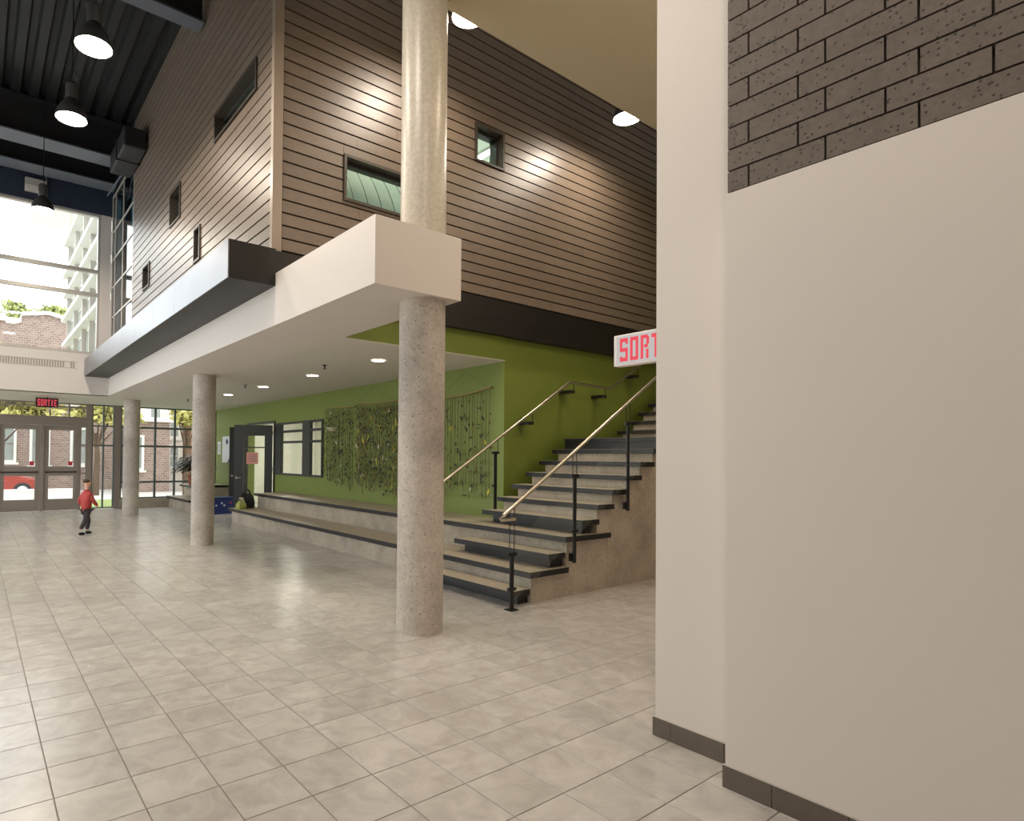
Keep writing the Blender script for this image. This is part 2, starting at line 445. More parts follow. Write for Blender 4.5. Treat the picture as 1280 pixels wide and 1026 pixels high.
# ---- floor: slab, 300 separate tiles nearest the viewer, the rest joined
floor = struct(box('floor', 'grout', -4.6, 13.0, -4.0, 19.75, -0.25, -0.006), 'beige grey tiled lobby floor')
def tile_mb(x0, x1, y0, y1, mb):
    g = 0.0025; b = 0.0035
    i = len(mb.v)
    mb.v += [(x0 + g, y0 + g, -0.0062), (x1 - g, y0 + g, -0.0062), (x1 - g, y1 - g, -0.0062), (x0 + g, y1 - g, -0.0062),
             (x0 + g, y0 + g, -0.002), (x1 - g, y0 + g, -0.002), (x1 - g, y1 - g, -0.002), (x0 + g, y1 - g, -0.002),
             (x0 + b, y0 + b, 0), (x1 - b, y0 + b, 0), (x1 - b, y1 - b, 0), (x0 + b, y1 - b, 0)]
    for k in range(4):
        k2 = (k + 1) % 4
        mb.f.append((i + k, i + k2, i + 4 + k2, i + 4 + k)); mb.f.append((i + 4 + k, i + 4 + k2, i + 8 + k2, i + 8 + k))
    mb.f.append((i + 8, i + 9, i + 10, i + 11))
cells = []
for ix in range(-13, 39):
    for iy in range(-19, 51):
        cells.append((ix * TX, OY + iy * TY))
def seen(c):
    p = Vector((c[0] + TX / 2, c[1] + TY / 2, -CAM_H)); z = p.dot(fw)
    if z < 0.5: return 1e9
    x = CX + F_PX * p.dot(rt) / z; y = CY - F_PX * p.dot(uu) / z
    if x < -30 or x > 1010 or y > 1060: return 1e9
    if c[0] > 2.9 and c[1] < 1.5: return 1e9
    return p.length
order = sorted(cells, key=seen)
tme = tile_mb  # outline of one tile
one = MB(); tile_mb(0, TX, 0, TY, one); tile_me = one.mesh('tile', 'tile')
near = order[:300]
for c in near: link_mesh(tile_me, 'tile', floor, (c[0], c[1], 0))
rest = MB()
for c in order[300:]: tile_mb(c[0], c[0] + TX, c[1], c[1] + TY, rest)
tag(rest.build('tile_field', 'tile', floor), kind='stuff')

# ---- right-hand walls: white pier, white wall with a block panel above, tiled skirting
struct(box('wall_right_pier', 'white', 3.24, 4.2, 1.49, 2.0, 0, 5.999), 'narrow white wall end beside the wall with the dark block panel')
struct(box('wall_right_lower', 'white', 3.015, 4.2, -4.0, 1.487, 0, 2.927), 'smooth white wall panel below the dark block masonry')
wr = struct(box('wall_right_upper', 'mortar', 3.045, 4.2, -4.0, 1.480, 2.927, 5.999), 'dark grey brown block masonry panel above the white wall')
bl, bh, jn = 0.325, 0.1085, 0.009
brick_one = MB().box(-0.0, 0.03, 0, bl - jn, 0, bh - jn)
bme = brick_one.mesh('brick', 'brick')
for k in range(15):
    z0 = 2.934 + k * bh
    ys = 1.38 if k % 2 == 0 else 1.164
    cuts = [1.484] + [ys - bl * j for j in range(0, 9)]
    for a, b in zip(cuts, cuts[1:]):
        o = link_mesh(bme, 'brick', wr, (3.020, b + jn / 2, z0), (1, (a - b - jn) / (bl - jn), 1))
bb = empty('baseboard_right', (0, 0, 0)); struct(bb, 'dark grey tile skirting at the foot of the white walls')
for x, ysq in ((3.228, [2.012, 1.9, 1.6, 1.490]), (3.003, [1.497, 1.27, 0.97, 0.67, 0.37, 0.07, -0.23, -0.53, -0.83, -1.13])):
    for a, b in zip(ysq, ysq[1:]):
        box('skirting_tile', 'base', x, x + 0.013, b + 0.0015, a - 0.0015, 0.001, 0.107, bb)
    box('trim_strip', 'alum', x, x + 0.013, ysq[-1], ysq[0], 0.107, 0.110, bb)
box('skirting_tile', 'base', 3.2425, 4.2, 2.0, 2.012, 0.001, 0.107, bb)

# ---- hidden sides of the lobby that let the daylight in and close the room
lw = wall_holes('x', -4.8, -4.6, -4.0, 16.6, 0, ZR, [(5.0, 15.8, 0.4, 5.2)]).build('wall_left', 'white'); struct(lw, 'white lobby wall around the tall side glazing')
window('window_left', 'tall side glazing of the lobby', 'x', -4.78, -4.62, 5.0, 15.8, 0.4, 5.2, us=[6.8, 8.6, 10.4, 12.2, 14.0], zs=[2.9], fw_=0.08, mw=0.06)
struct(box('wall_back', 'white', -4.8, 4.2, -4.2, -4.0, 0, ZR), 'white lobby wall opposite the entrance')
struct(box('wall_end', 'green', 12.8, 13.0, -4.0, 6.62, 0, ZR), 'dark wall closing the stair hall')
struct(box('wall_stair_back', 'white', 4.2, 12.8, 1.8, 2.0, 0, 5.999), 'white wall of the passage behind the pier')

# ---- alcove ceiling, edge beam, bulkhead ceiling, vestibule ceiling, roof
struct(box('ceiling_alcove', 'ceil', 3.625, XG - 0.001, YS, YD + 0.15, ZC, ZC + 0.3), 'flat pale ceiling over the bench alcove')
struct(box('ceiling_beam', 'white', 2.68, 3.625, 4.205, YU, ZC, 3.63), 'long white edge beam carried by the concrete columns')
struct(box('ceiling_vestibule', 'ceil', -4.8, 3.625, YU + 0.001, YD + 0.15, ZC, ZC + 0.3), 'pale ceiling in front of the entrance doors')
struct(MB().box(3.63, 12.8, -4.0, 4.515, 6.0, 6.9).box(3.03, 3.629, -4.0, 4.1, 6.0, 6.9).build('ceiling_bulkhead', 'bulk'), 'cream dropped ceiling over the foreground with a straight edge')
roof = struct(box('ceiling_roof', 'roofblk', -4.8, 13.0, -4.2, YU + 0.2, ZR + 0.09, ZR + 0.25), 'black painted roof deck high above the lobby')
for k in range(58):
    x = -4.7 + k * 0.305
    MB().prism([(x, ZR + 0.0), (x + 0.14, ZR + 0.0), (x + 0.175, ZR + 0.088), (x - 0.035, ZR + 0.088)], 'y', -4.0, YU).build('deck_rib', 'roofblk', roof)
def ibeam(name, label, y0, y1, zb, x0=-4.6, x1=2.66):
    o = empty(name, (0, 0, 0)); struct(o, label)
    ym = (y0 + y1) / 2
    box('web', 'beamblk', x0, x1, ym - 0.02, ym + 0.02, zb + 0.03, ZR - 0.03, o)
    box('bottom_flange', 'flange', x0, x1, y0, y1, zb, zb + 0.03, o)
    box('top_flange', 'beamblk', x0, x1, y0, y1, ZR - 0.03, ZR, o)
    return o
ibeam('ceiling_girder', 'deep dark roof girder with a grey flange next to the navy wall', 15.64, 16.15, 8.02)
ibeam('ceiling_girder', 'deep dark roof girder with a grey flange one bay from the navy wall', 14.21, 14.76, 8.02)
ibeam('ceiling_girder', 'black roof girder above the pendant lamps', 8.95, 9.22, 8.02)
ibeam('ceiling_girder', 'black roof girder over the middle of the lobby', 3.7, 3.97, 8.02)

# ---- siding volume
HZ0 = 3.90
WIN_R = [(3.61, 4.72, 4.74, 5.315), (5.76, 6.34, 5.88, 6.44)]
WIN_L = [(6.92, 8.49, 6.03, 6.425), (10.21, 10.87, 5.53, 6.12), (9.10, 9.41, 4.54, 5.07), (12.33, 12.88, 4.875, 5.35)]
Y_SE = 13.92
wR = struct(wall_holes('y', YS + 0.03, YS + 0.28, XS + 0.03, 12.8, HZ0, ZR, WIN_R).build('wall_upper_right', 'black'), 'wood clad wall of the upper storey facing the stairs')
wL = struct(wall_holes('x', XS + 0.03, XS + 0.28, YS + 0.28, Y_SE, HZ0, ZR, WIN_L).build('wall_upper_left', 'black'), 'wood clad wall of the upper storey facing the lobby')
PH, GAP, ZJ = 0.1484, 0.021, 4.2455
plank_me = MB().box(0, 1, -0.5, 0.5, 0, 1).mesh('plank', 'siding')
def planks(parent, axis, p, u0, u1, wins, seed):
    rnd = random.Random(seed); k = 0
    z = ZJ - PH * 2
    while z < ZR - 0.05:
        za, zb_ = max(z + GAP / 2, HZ0 + 0.005), min(z + PH - GAP / 2, ZR)
        segs = [(u0, u1, za, zb_)]
        for w in wins:
            out = []
            for (a, b, c, d) in segs:
                wa, wb_, wc, wd = w[0] - 0.002, w[1] + 0.002, w[2] - 0.002, w[3] + 0.002
                if wb_ <= a or wa >= b or wd <= c or wc >= d: out.append((a, b, c, d)); continue
                if wa > a: out.append((a, wa, c, d))
                if wb_ < b: out.append((wb_, b, c, d))
                m0, m1 = max(a, wa), min(b, wb_)
                if wc > c + 0.012: out.append((m0, m1, c, wc))
                if wd < d - 0.012: out.append((m0, m1, wd, d))
            segs = out
        js = []; j = u0 + rnd.uniform(0.6, 3.4)
        while j < u1 - 0.5: js.append(j); j += rnd.uniform(2.9, 3.7)
        for (a, b, c, d) in segs:
            cs = [a] + [q for q in js if a + 0.25 < q < b - 0.25] + [b]
            for e, f_ in zip(cs, cs[1:]):
                L = f_ - e - 0.003
                if axis == 'y': link_mesh(plank_me, 'plank', parent, (e, p + 0.015, c), (L, 0.03, d - c))
                else: link_mesh(plank_me, 'plank', parent, (p + 0.015, f_ - 0.0015, c), (L, 0.03, d - c), (0, 0, -math.pi / 2))
        z += PH; k += 1
planks(wR, 'y', YS, XS + 0.115, 12.75, WIN_R, 3)
planks(wL, 'x', XS, YS + 0.06, Y_SE, WIN_L, 5)
ct = empty('trim_corner', (XS, YS, HZ0)); struct(ct, 'tan corner boards where the two clad walls meet')
for o in (MB().box(0, 0.105, -0.012, 0.018, 0, ZR - HZ0).build('corner_board', 'sidtrim', ct), MB().box(-0.012, 0.018, 0.019, 0.06, 0, ZR - HZ0).build('corner_board', 'sidtrim', ct),
          MB().box(-0.012, -0.0005, -0.012, 0.0185, 0, ZR - HZ0).build('corner_bead', 'sidtrim', ct)): pass

def sid_window(n, label, axis, w, rev=0.10):
    """deep brown reveal, black roller-blind slot, greenish pane"""
    u0, u1, z0, z1 = w
    p = YS if axis == 'y' else XS
    o = empty(n, (0, 0, 0)); struct(o, label)
    fr = MB(); t = 0.035
    for a, b, c, d in ((u0, u1, z1 - t, z1), (u0, u1, z0, z0 + t), (u0, u0 + t, z0 + t, z1 - t), (u1 - t, u1, z0 + t, z1 - t)):
        _wb(fr, axis, p - 0.022, p + 0.27, a, b, c, d)
    fr.build('frame', 'wframe', o)
    inner = MB(); t2 = 0.025
    for a, b, c, d in ((u0 + t, u1 - t, z1 - t - t2 * 1.6, z1 - t), (u0 + t, u1 - t, z0 + t, z0 + t + t2), (u0 + t, u0 + t + t2, z0 + t + t2, z1 - t - t2 * 1.6), (u1 - t - t2, u1 - t, z0 + t + t2, z1 - t - t2 * 1.6)):
        _wb(inner, axis, p + rev, p + rev + 0.05, a, b, c, d)
    inner.build('sash', 'blackdoor', o)
    slab(axis, p + rev + 0.02, p + rev + 0.028, u0 + t + t2, u1 - t - t2, z0 + t + t2, z1 - t - t2 * 1.6).build('pane', 'gglass', o)
    return o
sid_window('window_1', 'wide low window in the wood clad wall beside the white beam', 'y', WIN_R[0])
sid_window('window_2', 'small square window high in the wood clad wall', 'y', WIN_R[1])
sid_window('window_3', 'long slit window high in the clad wall facing the lobby', 'x', WIN_L[0])
sid_window('window_4', 'small upright window in the clad wall facing the lobby', 'x', WIN_L[1])
sid_window('window_5', 'narrow upright window just above the zinc box', 'x', WIN_L[2])
sid_window('window_6', 'small window in the clad wall nearest the dark glazing', 'x', WIN_L[3])

# lit rooms behind the clad walls
rm = MB(); rm.box(3.0, 12.8, 13.7, 13.9, HZ0, ZR); rm.box(3.0, 12.8, YS + 0.28, 13.9, HZ0 - 0.1, HZ0); rm.box(3.0, 12.8, YS + 0.28, 13.7, 8.2, 8.4)
struct(rm.build('wall_upper_room', 'room'), 'pale inside of the lit upper room behind the windows')
ul = empty('tube_lamp', (0, 0, 0))
for k, (x, y) in enumerate(((5.4, 8.0), (8.1, 9.2), (3.8, 10.6), (10.0, 9.5))):
    t = empty('tube_lamp', (x, y, 7.4)) if k else ul
    t.location = (x, y, 7.75 if k != 1 else 7.62)
    tag(t, 'white tube lamp glowing behind the small square window' if k == 1 else 'white fluorescent tube lamp hanging deeper in the lit upper room', 'ceiling lamp', 'tube lamps of the upper room')
    MB().box(-0.08, 0.08, -1.2, 1.2, 0.0, 0.06).build('housing', 'room', t)
    MB().tube([(0, -1.15, -0.03), (0, 1.15, -0.03)], 0.025, 10).build('tube', 'tube', t)
    MB().tube([(0, -0.9, 0.06), (0, -0.9, 0.8)], 0.006, 6).build('hanger', 'steel', t)
    MB().tube([(0, 0.9, 0.06), (0, 0.9, 0.8)], 0.006, 6).build('hanger', 'steel', t)
# slatted blind seen through the wide window
bd = empty('window_blind', (0, 0, 0)); tag(bd, 'pale curved shade hanging inside the wide upper window', 'blind')
sh = MB(); npt = 14
for k in range(npt):
    t = k / (npt - 1)
    sh.v += [(4.3, 8.5 + 0.9 * (1 - t) ** 2, 7.0 - 1.8 * t), (7.0, 8.5 + 0.9 * (1 - t) ** 2, 7.0 - 1.8 * t)]
for k in range(npt - 1): sh.f.append((2 * k, 2 * k + 1, 2 * k + 3, 2 * k + 2))
so = sh.build('shade', 'room', bd, smooth=True); sm = so.modifiers.new('solid', 'SOLIDIFY'); sm.thickness = 0.01
for k in range(9):
    x = 4.5 + k * 0.28
    MB().tube([(x, 8.485 + 0.9 * (1 - q / 8) ** 2, 7.0 - 1.8 * q / 8) for q in range(9)], 0.008, 6).build('seam', 'panel', bd)
box('headrail', 'room', 4.28, 7.02, 9.36, 9.44, 7.0, 7.07, bd)
for x in (4.5, 6.8): MB().tube([(x, 9.4, 7.07), (x, 9.4, 8.2)], 0.008, 6).build('cord', 'steel', bd)

# ---- zinc box and dark fascia
zb0, zb1 = 3.487, 3.90
zt = empty('trim_zinc_box', (2.142, 6.25, zb0)); struct(zt, 'dark zinc clad box running above the white beam')
ycut = [6.25, 8.35, 9.55, 10.75, 11.95, 13.15, 14.35, 15.4, YU]
for a, b in zip(ycut, ycut[1:]):
    MB().box(0, 0.012, a - 6.25 + 0.002, b - 6.25 - 0.002, 0, zb1 - zb0).build('panel', 'panel', zt)
    MB().box(0.012, 2.679 - 2.142, a - 6.25 + 0.002, b - 6.25 - 0.002, 0, 0.012).build('panel', 'fascia', zt)
MB().box(0.014, 2.679 - 2.142, 0.02, YU - 6.25, 0.014, zb1 - zb0 - 0.002).build('core', 'black', zt)
MB().box(0.0125, 2.679 - 2.142, 0, 0.0195, 0.0125, zb1 - zb0).build('end_panel', 'fascia', zt)
struct(box('trim_fascia', 'fascia', 2.681, 12.8, 6.30, YS + 0.02, 3.632, HZ0), 'dark metal fascia band under the wood cladding')
struct(box('trim_fascia_lower', 'fascia', 3.63, 12.8, 6.30, YS + 0.02, 3.40, 3.631), 'lower dark metal fascia above the green wall')

# ---- dark side glazing beyond the cladding
window('window_7', 'dark gridded glazing between the cladding and the far window', 'x', XS, XS + 0.05, Y_SE, YU, HZ0, 8.0, us=[15.09, 16.0], zs=[4.97, 5.72, 6.40, 7.09], fw_=0.035, mw=0.035, fmat='alum', gmat='dglass')
struct(box('wall_glazing_head', 'navy', XS, XS + 0.2, Y_SE, YU, 8.0, ZR), 'navy wall strip above the dark glazing')
db = MB(); db.box(6.0, 6.1, Y_SE, YU, HZ0, 8.2); db.box(XS + 0.2, 6.0, Y_SE, Y_SE + 0.05, HZ0, 8.2); db.box(XS + 0.2, 6.1, Y_SE, YU + 0.2, HZ0 - 0.1, HZ0); db.box(XS + 0.2, 6.1, Y_SE, YU + 0.2, 8.2, 8.3)
struct(db.build('wall_dark_room', 'navy'), 'dark room behind the gridded glazing')

# ---- green walls
ghole = [(12.12, 14.75, 1.12, 2.45), (14.86, 16.72, 0.0, 2.47)]
struct(wall_holes('x', XG, XG + 0.2, YS + 0.2, YD + 0.15, 0, ZC, ghole).build('wall_green', 'green'), 'olive green wall behind the concrete bench')
struct(MB().box(XG, 12.8, YS + 0.02, YS + 0.2, 0, 3.40).box(3.63, XG, YS - 0.0, YS + 0.2, ZC + 0.301, 3.40).build('wall_stair', 'green'), 'olive green wall beside the stair flight')
struct(box('trim_alcove_edge', 'green', 3.627, XG, YS - 0.004, YS - 0.0005, ZC + 0.012, 3.40), 'olive green upstand above the alcove ceiling edge')

# ---- classroom behind the green wall
struct(box('wall_classroom_back', 'room', 10.0, 10.1, 9.5, 19.6, 0, ZC), 'white back wall of the room behind the interior window')
struct(box('wall_classroom_near', 'room', XG + 0.2, 10.1, 9.4, 9.5, 0, ZC), 'white side wall of the room behind the interior window')
struct(box('wall_classroom_far', 'room', XG + 0.2, 10.1, 19.6, 19.7, 0, ZC), 'white end wall of the room behind the interior window')
struct(box('ceiling_classroom', 'room', XG + 0.2, 10.1, 9.4, 19.7, ZC + 0.002, ZC + 0.1), 'white ceiling of the room behind the interior window')
for k, (x, y) in enumerate(((8.2, 12.0), (8.2, 14.8), (8.2, 17.6))):
    t = empty('panel_lamp', (x, y, ZC)); tag(t, 'square ceiling lamp in the white room behind the interior window', 'ceiling lamp', 'ceiling lamps of the white room')
    MB().box(-0.5, 0.5, -0.5, 0.5, -0.05, 0).build('housing', 'room', t)
    MB().box(-0.45, 0.45, -0.45, 0.45, -0.056, -0.051).build('diffuser', 'panelglow', t)
w8 = empty('window_8', (XG, 12.12, 1.12)); struct(w8, 'black framed interior window in the green wall beside the open door')
W8 = dict(u=[0, 0.07, 0.63, 1.03, 2.27, 2.63], z=[0.05, 0.80, 0.86, 1.07, 1.13, 1.28])
fr = MB()
for a, b in ((0, 0.07), (0.63, 1.03), (2.27, 2.63)): fr.box(-0.03, 0.045, a, b, 0, 1.33)
fr.build('frame', 'blackdoor', w8)
for (a, b) in ((0.07, 0.63), (1.03, 2.27)):
    for (c, d) in ((0, 0.05), (0.80, 0.86), (1.07, 1.13), (1.28, 1.33)): MB().box(-0.025, 0.04, a, b, c, d).build('rail', 'blackdoor', w8)
    for (c, d) in ((0.05, 0.80), (0.86, 1.07), (1.13, 1.28)): MB().box(0.004, 0.010, a, b, c, d).build('pane', 'glass', w8)

# ---- open black doors of the room
def room_door(name, label, hinge, ang, wd, glazed=True):
    o = empty(name, hinge, ang); struct(o, label)
    h = 2.40; t = 0.022
    if glazed:
        g0, g1 = 0.20, wd - 0.24
        for a, b, c, d in ((0, g0, 0, h), (g1, wd, 0, h), (g0, g1, 0, 0.22), (g0, g1, 2.12, h), (g0, g1, 1.80, 1.83)):
            MB().box(a, b, -t, t, c, d).build('stile' if b - a < 0.3 else 'rail', 'blackdoor', o)
        for c, d in ((0.22, 1.80), (1.83, 2.12)): MB().box(g0, g1, -0.004, 0.004, c, d).build('pane', 'glass', o)
    else:
        MB().box(0, wd, -t, t, 0, h).build('leaf', 'blackdoor', o)
    for s in (-1, 1):
        MB().tube([(wd - 0.07, s * t, 1.02), (wd - 0.07, s * (t + 0.05), 1.02), (wd - 0.19, s * (t + 0.055), 1.02)], 0.011, 8).build('handle', 'stainless', o, smooth=True)
        MB().lathe([(0.028, -0.004), (0.028, 0.004)], n=16, cap0=True, cap1=True).build('rose', 'stainless', o).matrix_local = Matrix.Translation((wd - 0.07, s * (t + 0.004), 1.02)) @ Matrix.Rotation(math.pi / 2, 4, 'X')
    for z in (0.3, 1.2, 2.15): MB().tube([(0.0, -0.03, z), (0.0, -0.03, z + 0.1)], 0.009, 8).build('hinge', 'steel', o)
    return o
DANG = math.radians(150)
d5 = room_door('door_5', 'open black glazed door standing into the lobby at the bench end', (XG - 0.035, 14.90, 0.005), DANG, 0.98)
d6 = room_door('door_6', 'second black door leaf folded open behind the glazed one', (XG - 0.035, 16.68, 0.005), math.radians(168), 0.50, False)
fr5 = MB(); fr5.box(XG - 0.03, XG + 0.12, 14.80, 14.859, 0, 2.53).box(XG - 0.03, XG + 0.12, 16.721, 16.78, 0, 2.53).box(XG - 0.03, XG + 0.12, 14.859, 16.721, 2.471, 2.53)
struct(fr5.build('trim_door_frame', 'blackdoor'), 'black frame of the open doorway in the green wall')
nt_ = empty('paper_notice', d5.matrix_world.translation); nt_.location = (0, 0, 0)
nt_.matrix_world = Matrix.Translation((XG - 0.035, 14.90, 0.005)) @ Matrix.Rotation(DANG, 4, 'Z')
tag(nt_, 'pink paper notice taped to the glazed black door', 'notice')
MB().box(0.36, 0.66, 0.0245, 0.0255, 1.38, 1.68).build('sheet', 'pink', nt_)
for k in range(5): MB().box(0.40, 0.62 - 0.03 * (k % 2), 0.0256, 0.0260, 1.44 + k * 0.045, 1.452 + k * 0.045).build('text_line', 'ink', nt_)

# ---- far upper wall with the big window
struct(wall_holes('y', YU, YU + 0.2, -4.8, 2.68, ZC, 7.50, [(-3.6, 2.455, 4.03, 7.50)]).build('wall_far', 'white'), 'white wall band under the big upper window')
struct(box('wall_far_head', 'navy', -4.8, XS, YU, YU + 0.2, 7.50, ZR), 'navy wall above the big upper window')
window('window_9', 'big upper window with two horizontal rails above the entrance', 'y', YU + 0.02, YU + 0.16, -3.6, 2.455, 4.03, 7.50, us=[-1.6], zs=[5.51, 6.085], fw_=0.06, mw=0.085, fmat='alum')
gr = empty('vent_grille', (0, YU, 0)); tag(gr, 'long slotted air grille in the white wall under the upper window', 'grille')
MB().box(-1.2, 1.98, -0.012, -0.001, 3.655, 3.665).build('frame_bar', 'alum', gr); MB().box(-1.2, 1.98, -0.012, -0.001, 3.805, 3.815).build('frame_bar', 'alum', gr)
gsl = MB().box(0, 0.028, -0.008, -0.001, 3.67, 3.80).mesh('slot', 'grout')
for k in range(58):
    x = -1.18 + k * 0.054
    if 1.70 < x < 1.80: continue
    link_mesh(gsl, 'slot', gr, (x, 0, 0))
lb = empty('wall_box', (0, 0, 0)); tag(lb, 'pale rectangular equipment box on the navy wall', 'box')
box('housing', 'alum', 0.85, 1.275, YU - 0.12, YU - 0.001, 7.665, 7.965, lb, bevel=0.01); box('cover_lip', 'white', 0.85, 1.275, YU - 0.125, YU - 0.121, 7.665, 7.80, lb)
cd = empty('conduit', (0, 0, 0)); tag(cd, 'thin pale rod slanting under the roof girder', 'rod')
MB().tube([(2.50, 15.9, 7.82), (2.64, 14.5, 7.98)], 0.018, 8).build('rod', 'flange', cd)
MB().lathe([(0.035, -0.01), (0.035, 0.02)], 2.64, 14.5, 12, True, True).build('clip', 'flange', cd).location.z = 7.99
dk = empty('air_duct', (2.2, 0, 7.95)); tag(dk, 'dark air duct running along the top of the clad wall', 'duct')
MB().box(0.05, 0.46, 12.6, 14.1, -0.35, 0.05).build('duct_section', 'beamblk', dk, bevel=0.03); MB().box(0.03, 0.48, 13.3, 13.36, -0.37, 0.07).build('flange_collar', 'beamblk', dk)

# ---- entrance wall: doors, side lights, windows
def entrance_door(name, label, x0, x1, hinge_left):
    o = empty(name, (x0, YD, 0)); struct(o, label)
    w = x1 - x0; s = 0.115
    for a, b, c, d, n in ((0, s, 0.01, 2.40, 'stile'), (w - s, w, 0.01, 2.40, 'stile'), (s, w - s, 0.01, 0.33, 'rail'), (s, w - s, 0.98, 1.25, 'rail'), (s, w - s, 2.27, 2.40, 'rail')):
        MB().box(a, b, -0.025, 0.025, c, d).build(n, 'bronze', o)
    for c, d in ((0.33, 0.98), (1.25, 2.27)): MB().box(s, w - s, -0.004, 0.004, c, d).build('pane', 'glass', o)
    MB().tube([(0.05, -0.07, 1.09), (w - 0.05, -0.07, 1.09)], 0.017, 8).build('push_bar', 'blackdoor', o, smooth=True)
    for x in (0.06, w - 0.06): MB().box(x - 0.02, x + 0.02, -0.09, -0.025, 1.065, 1.115).build('bar_mount', 'blackdoor', o)
    MB().box(w - s - 0.13, w - s - 0.02, -0.009, -0.0045, 1.27, 1.39).build('sticker', 'dotr', o)
    return o
entrance_door('door_1', 'brown metal entrance door at the edge with the red car beyond', 0.57, 1.505, True)
entrance_door('door_2', 'brown metal entrance door beside the narrow side light', 1.60, 2.44, False)
entrance_door('door_3', 'brown metal entrance door of the outer pair', -0.47, 0.46, True)
ef = MB()
for a, b in ((-0.60, -0.476), (2.661, 2.78), (3.38, 3.55)): ef.box(a, b, YD - 0.07, YD + 0.07, 0, ZC)
for a, b in ((0.465, 0.565), (1.51, 1.595)): ef.box(a, b, YD - 0.07, YD + 0.07, 0, 2.404)
ef.box(-0.476, 2.661, YD - 0.07, YD + 0.07, 2.405, 2.63)
ef.box(2.443, 2.48, YD - 0.05, YD + 0.05, 0, 2.405)
struct(ef.build('trim_entrance', 'bronze'), 'brown metal posts and head rail around the entrance doors')
def glaz(name, label, x0, x1, z0, z1, us, zs, fmat='teal', mw=0.045):
    return window(name, label, 'y', YD - 0.04, YD + 0.04, x0, x1, z0, z1, us, zs, 0.035, mw, fmat)
tr_ = glaz('window_10', 'transom glass with the street number above the entrance doors', -0.475, 2.66, 2.63, ZC, [0.52, 2.20], [2.94], 'bronze')
glaz('window_11', 'narrow side light beside the entrance door', 2.48, 2.66, 0.0, 2.405, [], [1.05, 1.86], 'bronze')
glaz('window_12', 'glazed side panel between two brown posts at the entrance', 2.78, 3.38, 0.02, ZC, [3.09], [1.86, 2.43], 'teal')
glaz('window_13', 'gridded lobby window behind the far bench', 3.55, XG, 0.28, ZC, [4.0, 4.53, 5.11, 5.75], [0.77, 1.86, 2.42], 'teal', 0.06)
struct(box('wall_window_sill', 'conc', 3.55, XG, YD - 0.12, YD + 0.1, 0, 0.28), 'low dark sill under the gridded window')
struct(box('wall_entrance_side', 'white', -4.8, -0.6, YD, YD + 0.15, 0, ZC), 'white wall beside the entrance doors')
num = text_mesh('1355', 0.30, 'blackdoor', 0.002)
for v in num.vertices: v.co.x *= -1.0
no = link_mesh(num, 'street_number', tr_, (1.45, YD - 0.008, 2.745), (1.25, 0.75, 1), (math.pi / 2, 0, 0))

# ================================================================== THINGS
# ---- concrete columns
def column(loc, r, top, label, upper=None):
    c = empty('concrete_column', loc); tag(c, label, 'column', 'concrete columns of the lobby')
    MB().lathe([(r, 0), (r, top)], n=64, cap0=True, cap1=True).build('shaft', 'colconc', c, smooth=True)
    if upper: MB().lathe([(r, upper[0]), (r, upper[1])], n=64, cap0=True, cap1=True).build('upper_shaft', 'colpaint', c, smooth=True)
    return c
column((3.38, 4.47, 0), 0.215, ZC - 0.001, 'round concrete column at the beam end, painted smooth above the white beam', (3.631, ZR))
column((3.37, 10.98, 0), 0.20, ZC - 0.001, 'round concrete column under the white beam next to the gridded window')
column((3.40, 17.25, 0), 0.20, ZC - 0.001, 'dark round concrete column standing beside the entrance side panel')

# ---- benches
def seat(parent, name, x0, x1, y0, y1, z, front=True, near_end=True, far_end=True, over=0.0):
    s = box(name, 'tread', x0 + 0.012, x1, y0 + (0.012 if near_end else 0), y1 - (0.012 if far_end else 0), z - 0.055, z, parent)
    e = MB().box(x0, x0 + 0.0115, y0, y1, z - 0.065, z - 0.003)
    if near_end: e.box(x0 + 0.0115, x1, y0, y0 + 0.0115, z - 0.065, z - 0.003)
    if far_end: e.box(x0 + 0.0115, x1, y1 - 0.0115, y1, z - 0.065, z - 0.003)
    eo = e.build('edge_angle', 'steel'); eo.parent = s
    return s
RISE = 0.1745
def nx(i): return 4.66 + 0.295 * (i - 1) if i <= 11 else 8.985 + 0.307 * (i - 12)
def nz(i): return RISE * i
YN, YF = 4.55, 6.28                     # near and far ends of the treads
bn = empty('concrete_bench', (4.94, YN, 0)); bn.location = (0, 0, 0)
tag(bn, 'long two tier concrete bench with dark edged seats along the green wall', 'bench')
box('lower_base', 'conc', 5.02, 5.62, YN + 0.05, 14.10, 0, nz(2) - 0.066, bn)
box('upper_base', 'conc', 5.62, XG - 0.005, YN + 0.05, 14.00, 0, nz(4) - 0.066, bn)
seat(bn, 'seat_slab', nx(2), 5.60, YN, 14.20, nz(2))
seat(bn, 'seat_slab', nx(4), XG - 0.002, YN, 14.05, nz(4))
b2 = empty('concrete_bench', (0, 0, 0)); tag(b2, 'shorter concrete bench with dark edged seats in front of the gridded window', 'bench')
box('lower_base', 'conc', 4.93, 5.40, 17.15, YD - 0.13, 0, 0.283, b2); box('lower_base', 'conc', 5.40, XG - 0.01, 17.15, 18.2, 0, 0.283, b2)
box('upper_base', 'conc', 5.40, XG - 0.01, 18.2, YD - 0.13, 0, 0.632, b2)
seat(b2, 'seat_slab', 4.85, XG - 0.01, 17.05, YD - 0.13, 0.349, far_end=False); seat(b2, 'seat_slab', 5.25, XG - 0.01, 18.15, YD - 0.13, 0.698, far_end=False)

